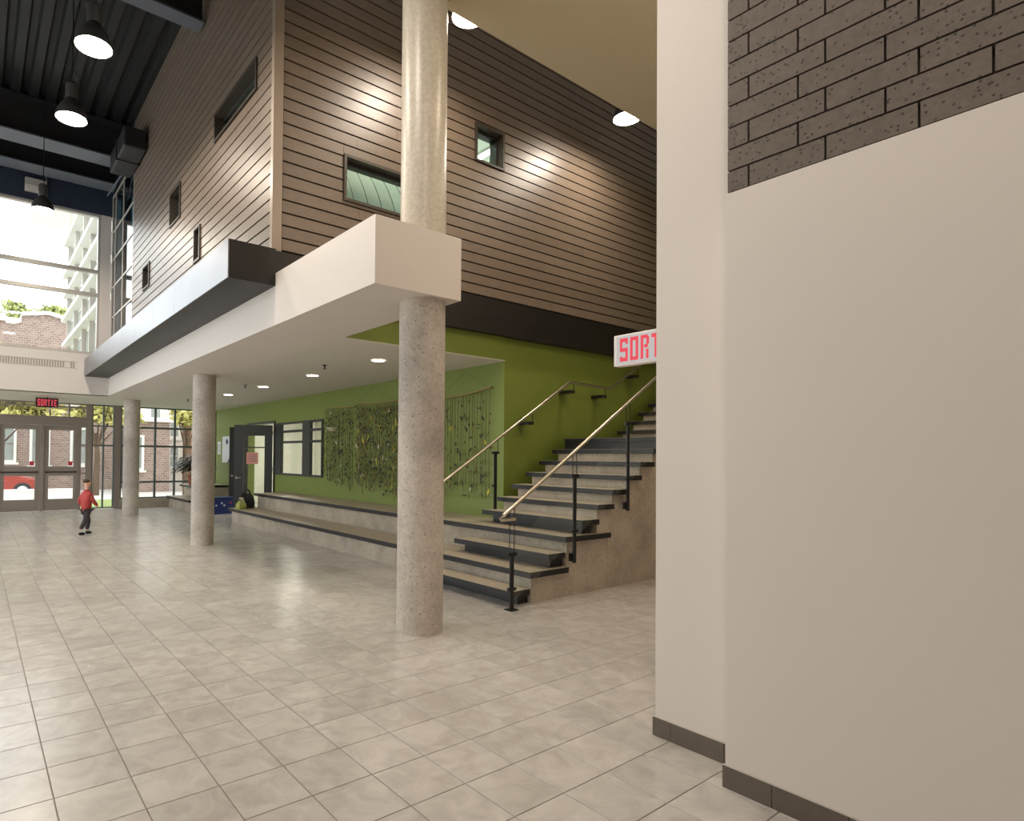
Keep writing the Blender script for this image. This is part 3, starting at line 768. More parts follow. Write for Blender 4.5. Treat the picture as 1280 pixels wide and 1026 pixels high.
# ---- staircase
st = empty('staircase', (0, 0, 0)); tag(st, 'concrete staircase with dark edged treads beside the green wall', 'staircase')
prof = []
pts = []
x_start = XG + 0.005
NI = 20
outline = [(6.43 - 0.0, 0.0), (12.75, 0.0), (12.75, nz(NI) - 0.066)]
steps = []
for i in range(NI, 6, -1):
    steps += [(nx(i) + 0.05, nz(i) - 0.066), (nx(i) + 0.05, nz(i - 1) - 0.066)]
outline += steps + [(6.43, nz(6) - 0.066)]
o2 = []
for p in outline:
    if not o2 or (abs(p[0] - o2[-1][0]) + abs(p[1] - o2[-1][1])) > 1e-6: o2.append(p)
MB().prism(o2, 'y', YN + 0.05, YF - 0.08).build('concrete_body', 'conc', st)
# blocks under the lowest steps that stand on the bench tiers
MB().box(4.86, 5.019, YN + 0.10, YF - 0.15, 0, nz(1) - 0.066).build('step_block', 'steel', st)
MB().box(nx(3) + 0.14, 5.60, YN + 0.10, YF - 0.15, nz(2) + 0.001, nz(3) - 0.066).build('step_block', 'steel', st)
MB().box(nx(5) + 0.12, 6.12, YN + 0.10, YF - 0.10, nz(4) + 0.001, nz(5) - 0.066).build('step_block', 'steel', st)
MB().box(nx(6) + 0.05, 6.4295, YN + 0.05, YF - 0.08, nz(4) + 0.001, nz(6) - 0.066).build('concrete_body', 'conc', st)
MB().box(6.3985, 6.4295, YN + 0.05, YF - 0.08, 0, nz(4) + 0.0005).build('concrete_body', 'conc', st)
for i in range(1, NI + 1):
    if i in (2, 4): continue
    x1 = nx(i) + (0.285 if i in (1, 3) else 0.325)
    if i == 11: x1 = nx(12) + 0.045
    y1 = {1: 6.16, 3: 6.19}.get(i, YF)
    seat(st, 'tread', nx(i), min(x1, 12.75), YN, y1, nz(i))
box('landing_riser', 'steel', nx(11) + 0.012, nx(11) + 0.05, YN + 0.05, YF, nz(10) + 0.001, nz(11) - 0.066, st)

# ---- railings
SL = RISE / 0.295
def rail_z(x): return 0.977 + 0.600 * (x - 4.453)
def railing(name, label, y, side, posts, zoff=0.0, wall=None):
    g = empty(name, (0, 0, 0)); tag(g, label, 'railing')
    rz = lambda x: rail_z(x) + zoff
    path = [(4.66, y, rz(4.453) - 0.02), (4.47, y, rz(4.453) - 0.02), (4.453, y, rz(4.453) - 0.005), (4.50, y, rz(4.50)), (7.62, y, rz(7.62)), (7.66, y, rz(7.64)), (8.70, y, rz(7.64) - 0.01), (8.74, y, rz(7.64) + 0.01)]
    x = 11.8; path.append((x, y, path[-1][2] + (x - 8.74) * (RISE / 0.307)))
    MB().tube(path, 0.021, 12).build('handrail', 'stainless', g, smooth=True)
    for (px, z0, z1, zr) in posts:
        p = box('post', 'steel', px - 0.026, px + 0.026, y - 0.008, y + 0.008, z0, z1, g)
        def sub(mb, n, m='steel'):
            o = mb.build(n, m); o.parent = p; return o
        sub(MB().box(px - 0.065, px + 0.065, y - 0.014, y + 0.014, z1, z1 + 0.035), 'bracket')
        sub(MB().box(px - 0.055, px + 0.055, y - 0.016, y + 0.016, z0 + (z1 - z0) * 0.36, z0 + (z1 - z0) * 0.36 + 0.03), 'clamp')
        sub(MB().tube([(px + 0.035, y, z1 + 0.035), (px + 0.035, y, zr + 0.02)], 0.005, 8), 'rod'); sub(MB().tube([(px - 0.035, y, z1 + 0.035), (px - 0.035, y, zr - 0.03)], 0.005, 8), 'rod')
        if z0 < 0.02: sub(MB().box(px - 0.06, px + 0.06, y - 0.05, y + 0.05, 0, 0.01), 'base_plate')
        else: sub(MB().box(px - 0.05, px + 0.02, y + side * 0.008, y + side * 0.04, z0 + 0.02, z0 + 0.11), 'fixing_plate')
    for (a, b) in zip(posts, posts[1:]):
        xa, xb = a[0] + 0.045, b[0] - 0.045
        za, zb_ = nzline(xa) - 0.03, nzline(xb) - 0.03
        MB().prism([(xa, za), (xb, zb_), (xb, zb_ + 0.62), (xa, za + 0.62)], 'y', y - 0.005, y + 0.005).build('glass_panel', 'bglass', g)
    return g
def nzline(x): return max(0.10, (x - 4.66) * SL + 0.13) if x < 7.62 else (nz(11) + 0.05 if x < 8.98 else nz(11) + 0.1 + (x - 8.98) * RISE / 0.307)
railing('stair_railing', 'stainless handrail with steel posts and glass on the open side of the stairs', 4.505, 1,
        [(4.62, 0.0, 0.57, rail_z(4.62)), (5.64, 0.40, 1.385, rail_z(5.64)), (6.675, 0.955, 2.03, rail_z(6.675)), (7.70, 1.55, 2.60, rail_z(7.64))])
r2 = empty('stair_railing', (0, 0, 0)); tag(r2, 'stainless handrail bracketed to the green wall beside the stairs', 'railing')
YR = 6.22
zl = lambda x: 1.299 + 0.5995 * (x - 5.116)
zf = zl(7.648)
MB().tube([(4.66, YR, zl(4.453) - 0.02), (4.47, YR, zl(4.453) - 0.02), (4.453, YR, zl(4.453) - 0.005), (4.50, YR, zl(4.5)), (7.63, YR, zl(7.63)), (7.67, YR, zf), (8.70, YR, zf - 0.025), (8.73, YR, zf - 0.01), (11.8, YR, zf - 0.01 + 3.07 * 0.568)], 0.021, 12).build('handrail', 'stainless', r2, smooth=True)
for (px, z0, z1) in ((4.64, 0.0, 0.60), (6.035, nz(5) + 0.001, 1.66)):
    p = box('post', 'steel', px - 0.026, px + 0.026, YR - 0.008, YR + 0.008, z0, z1, r2)
    for mb, n in ((MB().box(px - 0.065, px + 0.065, YR - 0.014, YR + 0.014, z1, z1 + 0.035), 'bracket'), (MB().box(px - 0.055, px + 0.02, YR - 0.016, YR + 0.016, z0 + 0.32, z0 + 0.35), 'clamp'),
                  (MB().tube([(px + 0.045, YR, z1 + 0.035), (px + 0.045, YR, zl(px + 0.045))], 0.005, 8), 'rod')):
        o = mb.build(n, 'steel'); o.parent = p
MB().prism([(4.70, 0.70), (5.98, 0.70), (5.98, 1.72), (4.70, 0.95)], 'y', YR - 0.005, YR + 0.005).build('glass_panel', 'bglass', r2)
for px, pz in ((6.75, zl(6.75)), (7.70, zf), (8.52, zf - 0.02), (9.45, zf + 0.4), (10.6, zf + 1.05)):
    bk = box('wall_bracket', 'steel', px - 0.07, px + 0.06, YR - 0.02, YS + 0.018, pz - 0.17, pz - 0.125, r2)
    o = MB().tube([(px + 0.05, YR, pz - 0.125), (px + 0.05, YR, pz - 0.01)], 0.006, 8).build('rod', 'steel'); o.parent = bk

# ---- pendant high-bay lamps
def pendant(name, label, loc, top, group):
    o = empty(name, loc); tag(o, label, 'lamp', group)
    R_ = 0.205
    MB().lathe([(R_, 0.0), (R_ - 0.004, 0.05), (R_ * 0.93, 0.10), (R_ * 0.72, 0.19), (R_ * 0.42, 0.26), (0.075, 0.285), (0.07, 0.29), (0.0, 0.29)], n=40).build('shade', 'lampshade', o, smooth=True)
    MB().lathe([(R_ - 0.008, 0.012), (R_ * 0.6, 0.004), (0.0, 0.0)], n=40).build('diffuser', 'lampin', o, smooth=True)
    MB().lathe([(0.078, 0.291), (0.085, 0.31), (0.085, 0.50), (0.06, 0.53), (0, 0.53)], n=24, cap0=True).build('ballast_housing', 'lampshade', o, smooth=True)
    MB().tube([(0, 0, 0.53), (0.02, 0, 0.57), (0, 0, 0.61), (0, 0, top - loc[2])], 0.008, 8).build('cord', 'steel', o)
    MB().tube([(0.05, 0.0, 0.50), (0.07, 0.02, 0.62), (0.02, 0.05, 0.8)], 0.006, 6).build('cable_loop', 'stainless', o)
    return o
GL = 'high bay pendant lamps'
pendant('pendant_lamp', 'glowing pendant lamp below the black roof deck ahead of the girders', (1.085, 8.05, 6.5), ZR, GL)
pendant('pendant_lamp', 'glowing pendant lamp hanging before the deep dark girder', (1.075, 9.98, 6.5), ZR, GL)
pendant('pendant_lamp', 'grey bell pendant lamp in front of the big upper window', (1.045, 14.1, 6.5), ZR, GL)
for y in (6.1, 3.6, 0.4):
    pendant('pendant_lamp', {6.1: 'pendant lamp of the lobby row nearest the black girder', 3.6: 'pendant lamp of the lobby row abreast of the beam end', 0.4: 'pendant lamp of the lobby row abreast of the block masonry'}[y], (1.09, y, 6.5), ZR, GL)
pendant('pendant_lamp', 'glowing lamp at the clad wall near the white pier', (8.06, 5.47, 6.85), ZR, GL)
pendant('pendant_lamp', 'glowing lamp at the clad wall beside the painted column', (4.68, 5.32, 6.85), ZR, GL)

# ---- recessed downlights, sprinklers
for y, lab in ((7.53, 'nearest the alcove edge'), (9.69, 'second from the alcove edge'), (11.94, 'third from the alcove edge'), (14.08, 'over the bench end')):
    o = empty('ceiling_downlight', (4.88, y, ZC)); tag(o, 'round recessed ceiling downlight ' + lab, 'lamp', 'recessed alcove downlights')
    MB().lathe([(0.125, -0.001), (0.125, -0.008), (0.105, -0.012), (0.10, -0.004)], n=32).build('trim_ring', 'white', o, smooth=True)
    MB().lathe([(0.105, -0.006), (0.0, -0.006)], n=32).build('diffuser', 'downin', o)
for y, lab in ((8.48, 'near the alcove edge'), (11.91, 'in the middle of the alcove ceiling'), (15.98, 'beyond the bench end')):
    o = empty('sprinkler_head', (4.48, y, ZC)); tag(o, 'small sprinkler head ' + lab, 'sprinkler', 'ceiling sprinklers')
    MB().lathe([(0.035, 0.0), (0.035, -0.01), (0.012, -0.014), (0.012, -0.06)], n=14).build('body', 'steel', o)
    MB().lathe([(0.028, -0.062), (0.028, -0.066)], n=14, cap0=True, cap1=True).build('deflector', 'steel', o)

for x, y, lab in ((4.7, 2.7, 'beside the column'), (7.0, 2.7, 'along the stair foot')):
    o = empty('ceiling_downlight', (x, y, 6.0)); tag(o, 'round recessed downlight in the cream dropped ceiling ' + lab, 'lamp', 'dropped ceiling downlights')
    MB().lathe([(0.165, -0.001), (0.165, -0.008), (0.145, -0.012), (0.14, -0.004)], n=32).build('trim_ring', 'white', o, smooth=True)
    MB().lathe([(0.142, -0.006), (0.0, -0.006)], n=32).build('diffuser', 'bulkdown', o)

# ---- exit signs
LET = {'S': [(0, 1, .84, 1), (0, .28, .5, 1), (0, 1, .42, .58), (.72, 1, 0, .5), (0, 1, 0, .16), (.72, 1, .74, 1), (0, .28, 0, .22)],
       'O': [(0, .3, 0, 1), (.7, 1, 0, 1), (.3, .7, .85, 1), (.3, .7, 0, .15)],
       'R': [(0, .3, 0, 1), (.3, .85, .86, 1), (.7, 1, .6, .92), (.42, .85, .46, .6), (.66, .94, 0, .40)],
       'T': [(0, 1, .84, 1), (.36, .64, 0, .84)], 'I': [(.3, .7, 0, 1)],
       'E': [(0, .3, 0, 1), (.3, 1, .84, 1), (.3, .85, .42, .57), (.3, 1, 0, .16)]}
def letters(parent, origin, du, dz, W_, H_, word, mat, th=0.003, gap=0.32):
    """block letters laid along direction du on a vertical face"""
    x = 0.0
    cwid = W_ / (len(word) + gap * (len(word) - 1))
    nrm = Vector((du[1], -du[0], 0))
    for ch in word:
        mb = MB()
        for (a, b, c, d) in LET[ch]:
            q = []
            for (uu_, zz) in ((a, c), (b, c), (b, d), (a, d)):
                q.append(Vector(origin) + Vector(du) * (x + uu_ * cwid) + Vector((0, 0, zz * H_)))
            i = len(mb.v); mb.v += [tuple(p) for p in q] + [tuple(p + nrm * th) for p in q]
            mb.f += [(i, i + 1, i + 2, i + 3), (i + 7, i + 6, i + 5, i + 4)] + [(i + k, i + 4 + k, i + 4 + (k + 1) % 4, i + (k + 1) % 4) for k in range(4)]
        mb.build('letter', mat, parent)
        x += cwid * (1 + gap)
sg = empty('exit_sign', (0, 0, 0)); tag(sg, 'white exit sign with red SORTIE letters beside the white pier', 'exit sign')
SX, SY0, SY1, SZ0, SZ1 = 3.70, 2.03, 2.615, 2.262, 2.482
MB().box(SX, SX + 0.07, SY0, SY1, SZ0, SZ1).build('case', 'signwhite', sg, bevel=0.004)
MB().box(SX - 0.004, SX - 0.0005, SY0 + 0.02, SY1 - 0.025, SZ0 + 0.014, SZ1 - 0.014).build('face', 'signface', sg)
letters(sg, (SX - 0.0045, SY1 - 0.055, SZ0 + 0.028), (0, -1, 0), None, 0.47, 0.162, 'SORTIE', 'signred')
MB().box(SX + 0.02, SX + 0.05, 2.012, SY0, SZ0 + 0.06, SZ0 + 0.16).build('mount', 'signwhite', sg)
s2 = empty('exit_sign', (0, 0, 0)); tag(s2, 'dark red exit sign hanging before the entrance doors', 'exit sign')
MB().box(1.26, 1.76, 17.9, 17.96, 2.79, 3.03).build('case', 'signdark', s2)
letters(s2, (1.30, 17.8995, 2.83), (1, 0, 0), None, 0.42, 0.16, 'SORTIE', 'signred')
MB().tube([(1.51, 17.93, 3.03), (1.51, 17.93, 3.05)], 0.02, 8).build('mount', 'signdark', s2)

# ---- string hangings on the green wall
def rope_z(pts, y):
    for (a, za), (b, zb_) in zip(pts, pts[1:]):
        if b <= y <= a:
            t = (a - y) / (a - b); return za + (zb_ - za) * t
    return pts[-1][1]
def hanging(label, pts, n, ybot, dens, seed, pal):
    rnd = random.Random(seed)
    h = empty('string_hanging', (0, 0, 0)); tag(h, label, 'wall hanging', 'string hangings on the green wall')
    X0 = XG - 0.05
    MB().tube([(X0, y, z) for y, z in pts], 0.011, 8).build('rope', 'rope', h, smooth=True)
    for y, z in (pts[0], pts[-1]): MB().tube([(X0, y, z), (XG, y, z)], 0.008, 6).build('hook', 'steel', h)
    ya, yb = pts[0][0], pts[-1][0]
    mbs = {c: MB() for c in ('sc_black', 'sc_brown', 'sc_yellow', 'sc_pale')}
    for k in range(n):
        y = ya + (yb - ya) * (k + 0.5 + rnd.uniform(-.2, .2)) / n
        zt_ = rope_z(pts, y); zb_ = ybot(y) + rnd.uniform(-0.12, 0.18)
        MB().tube([(X0, y, zt_), (X0 - 0.004, y + rnd.uniform(-.02, .02), (zt_ + zb_) / 2), (X0, y, zb_)], 0.005, 4, False).build('string', 'string', h)
        for q in range(dens(y)):
            z = zt_ - 0.06 - (zt_ - zb_ - 0.06) * rnd.random()
            c = rnd.choices(list(pal), [pal[p] for p in pal])[0]
            L = rnd.uniform(0.05, 0.12) * (1.8 if c == 'sc_yellow' else 1.0); w_ = rnd.uniform(0.016, 0.038)
            a = rnd.uniform(-0.6, 0.6) if c != 'sc_black' else rnd.uniform(-1.5, 1.5)
            dv = Vector((rnd.uniform(-.3, .3), math.sin(a), -math.cos(a))).normalized(); sv = Vector((rnd.uniform(-.5, .5), math.cos(a), math.sin(a))).normalized()
            p = Vector((X0 - 0.012 - rnd.random() * 0.015, y + rnd.uniform(-.02, .02), z)); th = Vector((0.006, 0, 0))
            mb = mbs[c]; i = len(mb.v)
            mb.v += [tuple(p), tuple(p + dv * L * .5 + sv * w_ * .5), tuple(p + dv * L), tuple(p + dv * L * .5 - sv * w_ * .5), tuple(p + dv * L * .5 - th)]
            mb.f += [(i, i + 1, i + 4), (i + 1, i + 2, i + 4), (i + 2, i + 3, i + 4), (i + 3, i, i + 4), (i, i + 3, i + 2, i + 1)]
    for c, mb in mbs.items():
        if mb.v: tag(mb.build(c[3:] + '_scraps', c, h), kind='stuff')
    return h
h1 = hanging('shorter string hanging of dark scraps beside the black window', [(12.0, 2.67), (11.3, 2.655), (10.70, 2.64)], 17, lambda y: 1.05, lambda y: 22, 1, {'sc_black': 9, 'sc_brown': 3, 'sc_pale': .3})
h2 = hanging('long rope with densely hung strings of dark and yellow scraps', [(10.62, 2.71), (10.0, 2.655), (9.2, 2.655), (8.4, 2.60), (7.8, 2.595), (7.2, 2.61), (6.65, 2.68)], 60, lambda y: 0.98 if y > 8.6 else 1.05, lambda y: (30 if y > 8.7 else 8), 2, {'sc_black': 7, 'sc_brown': 6, 'sc_yellow': .35, 'sc_pale': .4})
bowl = MB().lathe([(0.0, -0.08), (0.07, -0.07), (0.14, 0.0), (0.135, 0.0), (0.065, -0.06), (0, -0.07)], n=20); bo = bowl.build('bowl', 'sc_pale', h1, smooth=True); bo.location = (XG - 0.20, 11.35, 2.22)
for ya, yb, zt_ in ((10.6, 9.3, 2.98), (9.3, 7.9, 2.98), (7.9, 6.7, 2.98)):
    MB().tube([(XG - 0.05, ya, rope_z([(10.62, 2.71), (10.0, 2.655), (9.2, 2.655), (8.4, 2.60), (7.8, 2.595), (7.2, 2.61), (6.65, 2.68)], ya)), (XG - 0.012, (ya + yb) / 2, zt_), (XG - 0.05, yb, rope_z([(10.62, 2.71), (10.0, 2.655), (9.2, 2.655), (8.4, 2.60), (7.8, 2.595), (7.2, 2.61), (6.65, 2.68)], yb))], 0.0025, 4, False).build('suspension_wire', 'string', h2)

# ---- papers on the green wall
p1 = empty('poster', (0, 0, 0)); tag(p1, 'large white paper with blue drawing pinned beside the open doors', 'poster')
box('sheet', 'paper', XG - 0.006, XG - 0.001, 18.2, 18.92, 1.38, 2.2, p1)
MB().prism([(18.35, 2.0), (18.5, 1.93), (18.62, 2.02), (18.55, 2.12), (18.42, 2.1)], 'x', XG - 0.008, XG - 0.0065).build('drawing', 'ink', p1)
MB().prism([(18.2, 1.38), (18.45, 1.38), (18.3, 1.5), (18.2, 1.62)], 'x', XG - 0.008, XG - 0.0065).build('blue_corner', 'bluebin', p1)
p2 = empty('poster', (0, 0, 0)); tag(p2, 'small pale sheet of paper on the green wall beside the large one', 'poster')
box('sheet', 'paper', XG - 0.006, XG - 0.001, 19.08, 19.36, 1.64, 2.04, p2)
for k in range(6): box('text_line', 'ink', XG - 0.0075, XG - 0.0065, 19.12, 19.32, 1.70 + k * 0.05, 1.715 + k * 0.05, p2)

# ---- bags, bin, plant
def bag(name, label, loc, rz, w, d, h, mat, strap):
    o = empty(name, loc, rz); tag(o, label, 'bag')
    mb = MB(); n = 24; prof = [(0.0, 0.0), (0.9, 0.0), (1.0, 0.08), (1.02, 0.3), (0.95, 0.6), (0.80, 0.85), (0.62, 0.97), (0.5, 1.0), (0.0, 0.96)]
    i0 = 0
    for s, zz in prof:
        for j in range(n):
            t = 2 * math.pi * j / n; c, sn = math.cos(t), math.sin(t); e = 0.55
            mb.v.append((w / 2 * s * math.copysign(abs(c) ** e, c), d / 2 * (s if zz < .7 else s * (1.25 - zz * 0.9)) * math.copysign(abs(sn) ** e, sn), h * zz * (1 + 0.05 * math.sin(3 * t + 1))))
    for k in range(len(prof) - 1):
        for j in range(n): a = k * n + j; b = k * n + (j + 1) % n; mb.f.append((a, b, b + n, a + n))
    mb.build('body', mat, o, smooth=True)
    for s in (-1, 1):
        MB().tube([(-w * .22, s * d * .12, h * .9), (-w * .18, s * d * .16, h * 1.2), (0, s * d * .2, h * 1.35), (w * .18, s * d * .16, h * 1.2), (w * .22, s * d * .12, h * .9)], 0.011, 8).build('handle', strap, o, smooth=True)
    MB().box(-w * .3, w * .3, -d * .02, d * .02, h * .93, h * .985).build('closure', strap, o)
    return o
bag('hand_bag', 'lime and cream soft bag on the bench end', (5.08, 13.66, nz(2) + 0.001), 0.5, 0.26, 0.16, 0.20, 'baggrn', 'bagstrap')
bag('hand_bag', 'black bag standing on the bench behind the lime one', (5.30, 13.90, nz(2) + 0.001), 0.15, 0.40, 0.16, 0.34, 'bagblk', 'bagblk')
bi = empty('storage_bin', (5.56, 16.55, 0)); tag(bi, 'dark blue bin with stickers on the floor by the far bench', 'bin')
mb = MB(); mb.v += [(-.26, -.25, 0), (.30, -.25, 0), (.30, .25, 0), (-.26, .25, 0), (-.30, -.28, .44), (.34, -.28, .44), (.34, .28, .44), (-.30, .28, .44), (-.27, -.25, .43), (.31, -.25, .43), (.31, .25, .43), (-.27, .25, .43), (-.23, -.22, .03), (.27, -.22, .03), (.27, .22, .03), (-.23, .22, .03)]
for k in range(4):
    k2 = (k + 1) % 4; mb.f += [(k, k2, 4 + k2, 4 + k), (4 + k, 4 + k2, 8 + k2, 8 + k), (8 + k, 8 + k2, 12 + k2, 12 + k)]
mb.f += [(3, 2, 1, 0), (12, 13, 14, 15)]
mb.build('body', 'bluebin', bi, bevel=0.008)
MB().box(-.32, .36, -.30, .30, .442, .452).build('lid', 'bluebin', bi)
for k, (x, z, m) in enumerate(((-.2, .24, 'dots'), (-.05, .3, 'dots'), (.02, .24, 'dots'), (.2, .31, 'dotr'))):
    MB().box(x - .022, x + .022, -.284, -.279 + 0.012, z - .022, z + .022).build('sticker', m, bi)
pl = empty('potted_plant', (5.44, 18.72, 0.699)); tag(pl, 'dark leaved potted plant on the bench before the gridded window', 'plant')
MB().lathe([(0.0, 0.0), (0.12, 0.0), (0.16, 0.26), (0.175, 0.27), (0.175, 0.30), (0.15, 0.30), (0.14, 0.27), (0, 0.26)], n=28).build('pot', 'pot', pl, smooth=True)
rnd = random.Random(11)
lv = MB()
for k in range(9):
    a = rnd.uniform(0, 6.28); tip = Vector((0.42 * math.cos(a), 0.42 * math.sin(a), rnd.uniform(0.4, 0.85)))
    MB().tube([(0, 0, 0.25), tuple(tip * 0.55 + Vector((0, 0, 0.22))), tuple(tip)], [0.012, 0.008, 0.004], 6).build('stem', 'stem', pl)
for k in range(420):
    a = rnd.uniform(0, 6.28); el = rnd.uniform(-0.5, 1.4); r_ = rnd.uniform(0.2, 0.55)
    p = Vector((r_ * math.cos(a) * math.cos(el) * 1.15, r_ * math.sin(a) * math.cos(el), 0.55 + 0.5 * r_ * math.sin(el) * 1.4))
    dv = Vector((math.cos(a), math.sin(a), rnd.uniform(-.9, .2))).normalized(); sv = dv.cross(Vector((0, 0, 1))).normalized(); L = rnd.uniform(.13, .22); w_ = L * .55
    nv = sv.cross(dv) * 0.012
    i = len(lv.v); lv.v += [tuple(p), tuple(p + dv * L * .45 + sv * w_ * .5), tuple(p + dv * L), tuple(p + dv * L * .45 - sv * w_ * .5), tuple(p + dv * L * .45 + nv)]
    lv.f += [(i, i + 1, i + 4), (i + 1, i + 2, i + 4), (i + 2, i + 3, i + 4), (i + 3, i, i + 4)]
tag(lv.build('foliage', 'leafdk', pl), kind='stuff')

# ---- child in a red jacket walking near the doors
def skin_mesh(name, mat, parent, joints, edges, sub=2):
    me = bpy.data.meshes.new(name); me.from_pydata([j[0] for j in joints], edges, []); me.materials.append(M[mat])
    o = bpy.data.objects.new(name, me); COL.objects.link(o); o.parent = parent
    me.skin_vertices if me.skin_vertices else None
    s = o.modifiers.new('skin', 'SKIN'); s.use_smooth_shade = True
    if not me.skin_vertices:
        bm = bmesh.new(); bm.from_mesh(me); bm.verts.layers.skin.verify(); bm.to_mesh(me); bm.free()
    for k, j in enumerate(joints):
        sv = me.skin_vertices[0].data[k]; sv.radius = j[1] if isinstance(j[1], tuple) else (j[1], j[1]); sv.use_root = (k == 0)
    u = o.modifiers.new('sub', 'SUBSURF'); u.levels = sub; u.render_levels = sub
    return o
pe = empty('person', (1.84, 13.48, 0), math.radians(25)); tag(pe, 'child in a red jacket and dark trousers walking before the entrance', 'person')
# facing +x (walking), y = left/right
skin_mesh('body', 'skin', pe, [((0, 0, .54), .06), ((0, 0, .74), .065), ((0.005, 0, .86), .035), ((0.012, 0, .93), .030), ((0.02, 0, .985), .062), ((0.02, 0, 1.05), .070), ((0.018, 0, 1.10), .048),
                               ((0.01, .105, .81), .030), ((-.06, .135, .66), .024), ((0.02, .14, .545), .018), ((0.035, .14, .50), .020), ((0.01, -.105, .81), .030), ((.06, -.135, .66), .024), ((.15, -.13, .56), .018), ((.17, -.13, .525), .020),
                               ((0.0, .055, .50), .05), ((0.09, .055, .28), .036), ((0.06, .055, .07), .024), ((0.0, -.055, .50), .05), ((-.05, -.055, .28), .036), ((-.15, -.055, .10), .024)],
          [(0, 1), (1, 2), (2, 3), (3, 4), (4, 5), (5, 6), (1, 7), (7, 8), (8, 9), (9, 10), (1, 11), (11, 12), (12, 13), (13, 14), (0, 15), (15, 16), (16, 17), (0, 18), (18, 19), (19, 20)])
skin_mesh('jacket', 'jacket', pe, [((0, 0, .46), (.105, .125)), ((0, 0, .62), (.088, .11)), ((0, 0, .76), (.08, .105)), ((0.003, 0, .86), .055), ((0.008, 0, .905), .05),
                                   ((0.01, .115, .81), .045), ((-.06, .145, .66), .04), ((0.015, .15, .56), .034), ((0.01, -.115, .81), .045), ((.06, -.145, .66), .04), ((.145, -.14, .57), .034)],
          [(0, 1), (1, 2), (2, 3), (3, 4), (2, 5), (5, 6), (6, 7), (2, 8), (8, 9), (9, 10)])
skin_mesh('trousers', 'trous', pe, [((0, 0, .55), .10), ((0, .055, .46), .07), ((0.09, .055, .28), .05), ((0.06, .055, .085), .04), ((0, -.055, .46), .07), ((-.05, -.055, .28), .05), ((-.145, -.055, .115), .04)],
          [(0, 1), (1, 2), (2, 3), (0, 4), (4, 5), (5, 6)])
for x, y, z, tilt in ((0.06, .055, 0.0, 0.0), (-.15, -.055, 0.0, 0.0)):
    skin_mesh('shoe', 'sc_black', pe, [((x - .03, y, .035 + z), .034), ((x + .04, y, .032 + z), .032), ((x + .10, y, .024 + z), .024)], [(0, 1), (1, 2)], 1)
skin_mesh('hair', 'hair', pe, [((0.0, 0, 1.02), .068), ((-.005, 0, 1.065), .078), ((0.005, 0, 1.105), .06)], [(0, 1), (1, 2)])
for s in (-1, 1):
    MB().lathe([(0.0, -.007), (.006, -.004), (.008, 0), (.006, .004), (0, .007)], n=10).build('eye', 'sc_black', pe, smooth=True).location = (0.079, s * .026, 1.035)
    MB().lathe([(0.0, -.018), (.010, -.010), (.012, 0), (.010, .010), (0, .018)], n=10).build('ear', 'skin', pe, smooth=True).location = (0.018, s * .072, 1.03)
MB().prism([(0.082, 1.005), (0.102, 1.007), (0.086, 1.032)], 'y', -.009, .009).build('nose', 'skin', pe)
MB().box(0.072, 0.084, -.018, .018, .978, .984).build('mouth', 'jacket', pe)

# ================================================================== OUTSIDE
struct(box('ground', 'grass', -30, 45, YD + 0.16, 24.0, -0.4, -0.02), 'lawn strip outside the entrance')
struct(box('ground_road', 'asph', -30, 45, 24.0, 90, -0.5, -0.30), 'pale street beyond the lawn')
lwall = empty('garden_wall', (0, 0, 0)); tag(lwall, 'low white garden wall along the street', 'wall')
box('wall_body', 'hwhite', -6, 3.4, 27.0, 27.2, -0.30, 0.18, lwall); box('coping', 'hwhite', -6.03, 3.43, 26.97, 27.23, 0.18, 0.24, lwall)

def house(name, label, x0, x1, y0, y1, z1, wmat, wins, roofpts=None, trim='hwhite'):
    h = empty(name, (x0, y0, -0.3)); tag(h, label, 'building')
    w, d, z = x1 - x0, y1 - y0, z1 + 0.3
    if roofpts: MB().prism([(0, 0), (w, 0)] + [(p[0] - x0, p[1] + 0.3) for p in roofpts], 'y', 0, d).build('wall', wmat, h)
    else: MB().box(0, w, 0, d, 0, z).build('wall', wmat, h)
    if roofpts:
        rp = [(p[0] - x0, p[1] + 0.3) for p in roofpts]
        for a, b in zip(rp, rp[1:]):
            if abs(a[0] - b[0]) > 0.05: MB().prism([(a[0], a[1]), (b[0], b[1]), (b[0], b[1] + 0.18), (a[0], a[1] + 0.18)][::-1], 'y', -0.2, d + .1).build('coping', trim, h)
    else: MB().box(-0.2, w + 0.2, -0.25, d, z, z + 0.22).build('coping', trim, h)
    for (a, b, c, e) in wins:
        f_ = MB()
        for q in ((a, b, c, c + .12), (a, b, e - .12, e), (a, a + .12, c + .12, e - .12), (b - .12, b, c + .12, e - .12)): f_.box(q[0] - x0, q[1] - x0, -.08, .03, q[2] + .3, q[3] + .3)
        fo = f_.build('window', trim, h)
        for q, r_ in ((c + .12, (c + e) / 2 - .03), ((c + e) / 2 + .03, e - .12)):
            po = MB().box(a - x0 + .12, b - x0 - .12, -.03, -.005, q + .3, r_ + .3).build('pane', 'hglass'); po.parent = fo
        so_ = MB().box(a - x0 - .1, b - x0 + .1, -.16, 0, c + .3 - .1, c + .3).build('sill', trim); so_.parent = fo
    return h
house('brick_house', 'pinkish brick house with a low gable and white windows across the street', -7.0, 6.4, 36, 44, 8.5, 'hbrick',
      [(0.75, 1.75, 1.15, 3.0), (2.3, 3.2, 1.0, 3.1), (4.1, 5.0, 1.0, 3.0), (-2.6, -1.2, 1.0, 3.0), (4.3, 5.2, 4.2, 5.9), (-1.5, -.3, 4.4, 6.0)],
      [(6.4, 8.05), (3.0, 8.75), (1.85, 8.55), (1.84, 8.2), (-7.0, 8.1)])
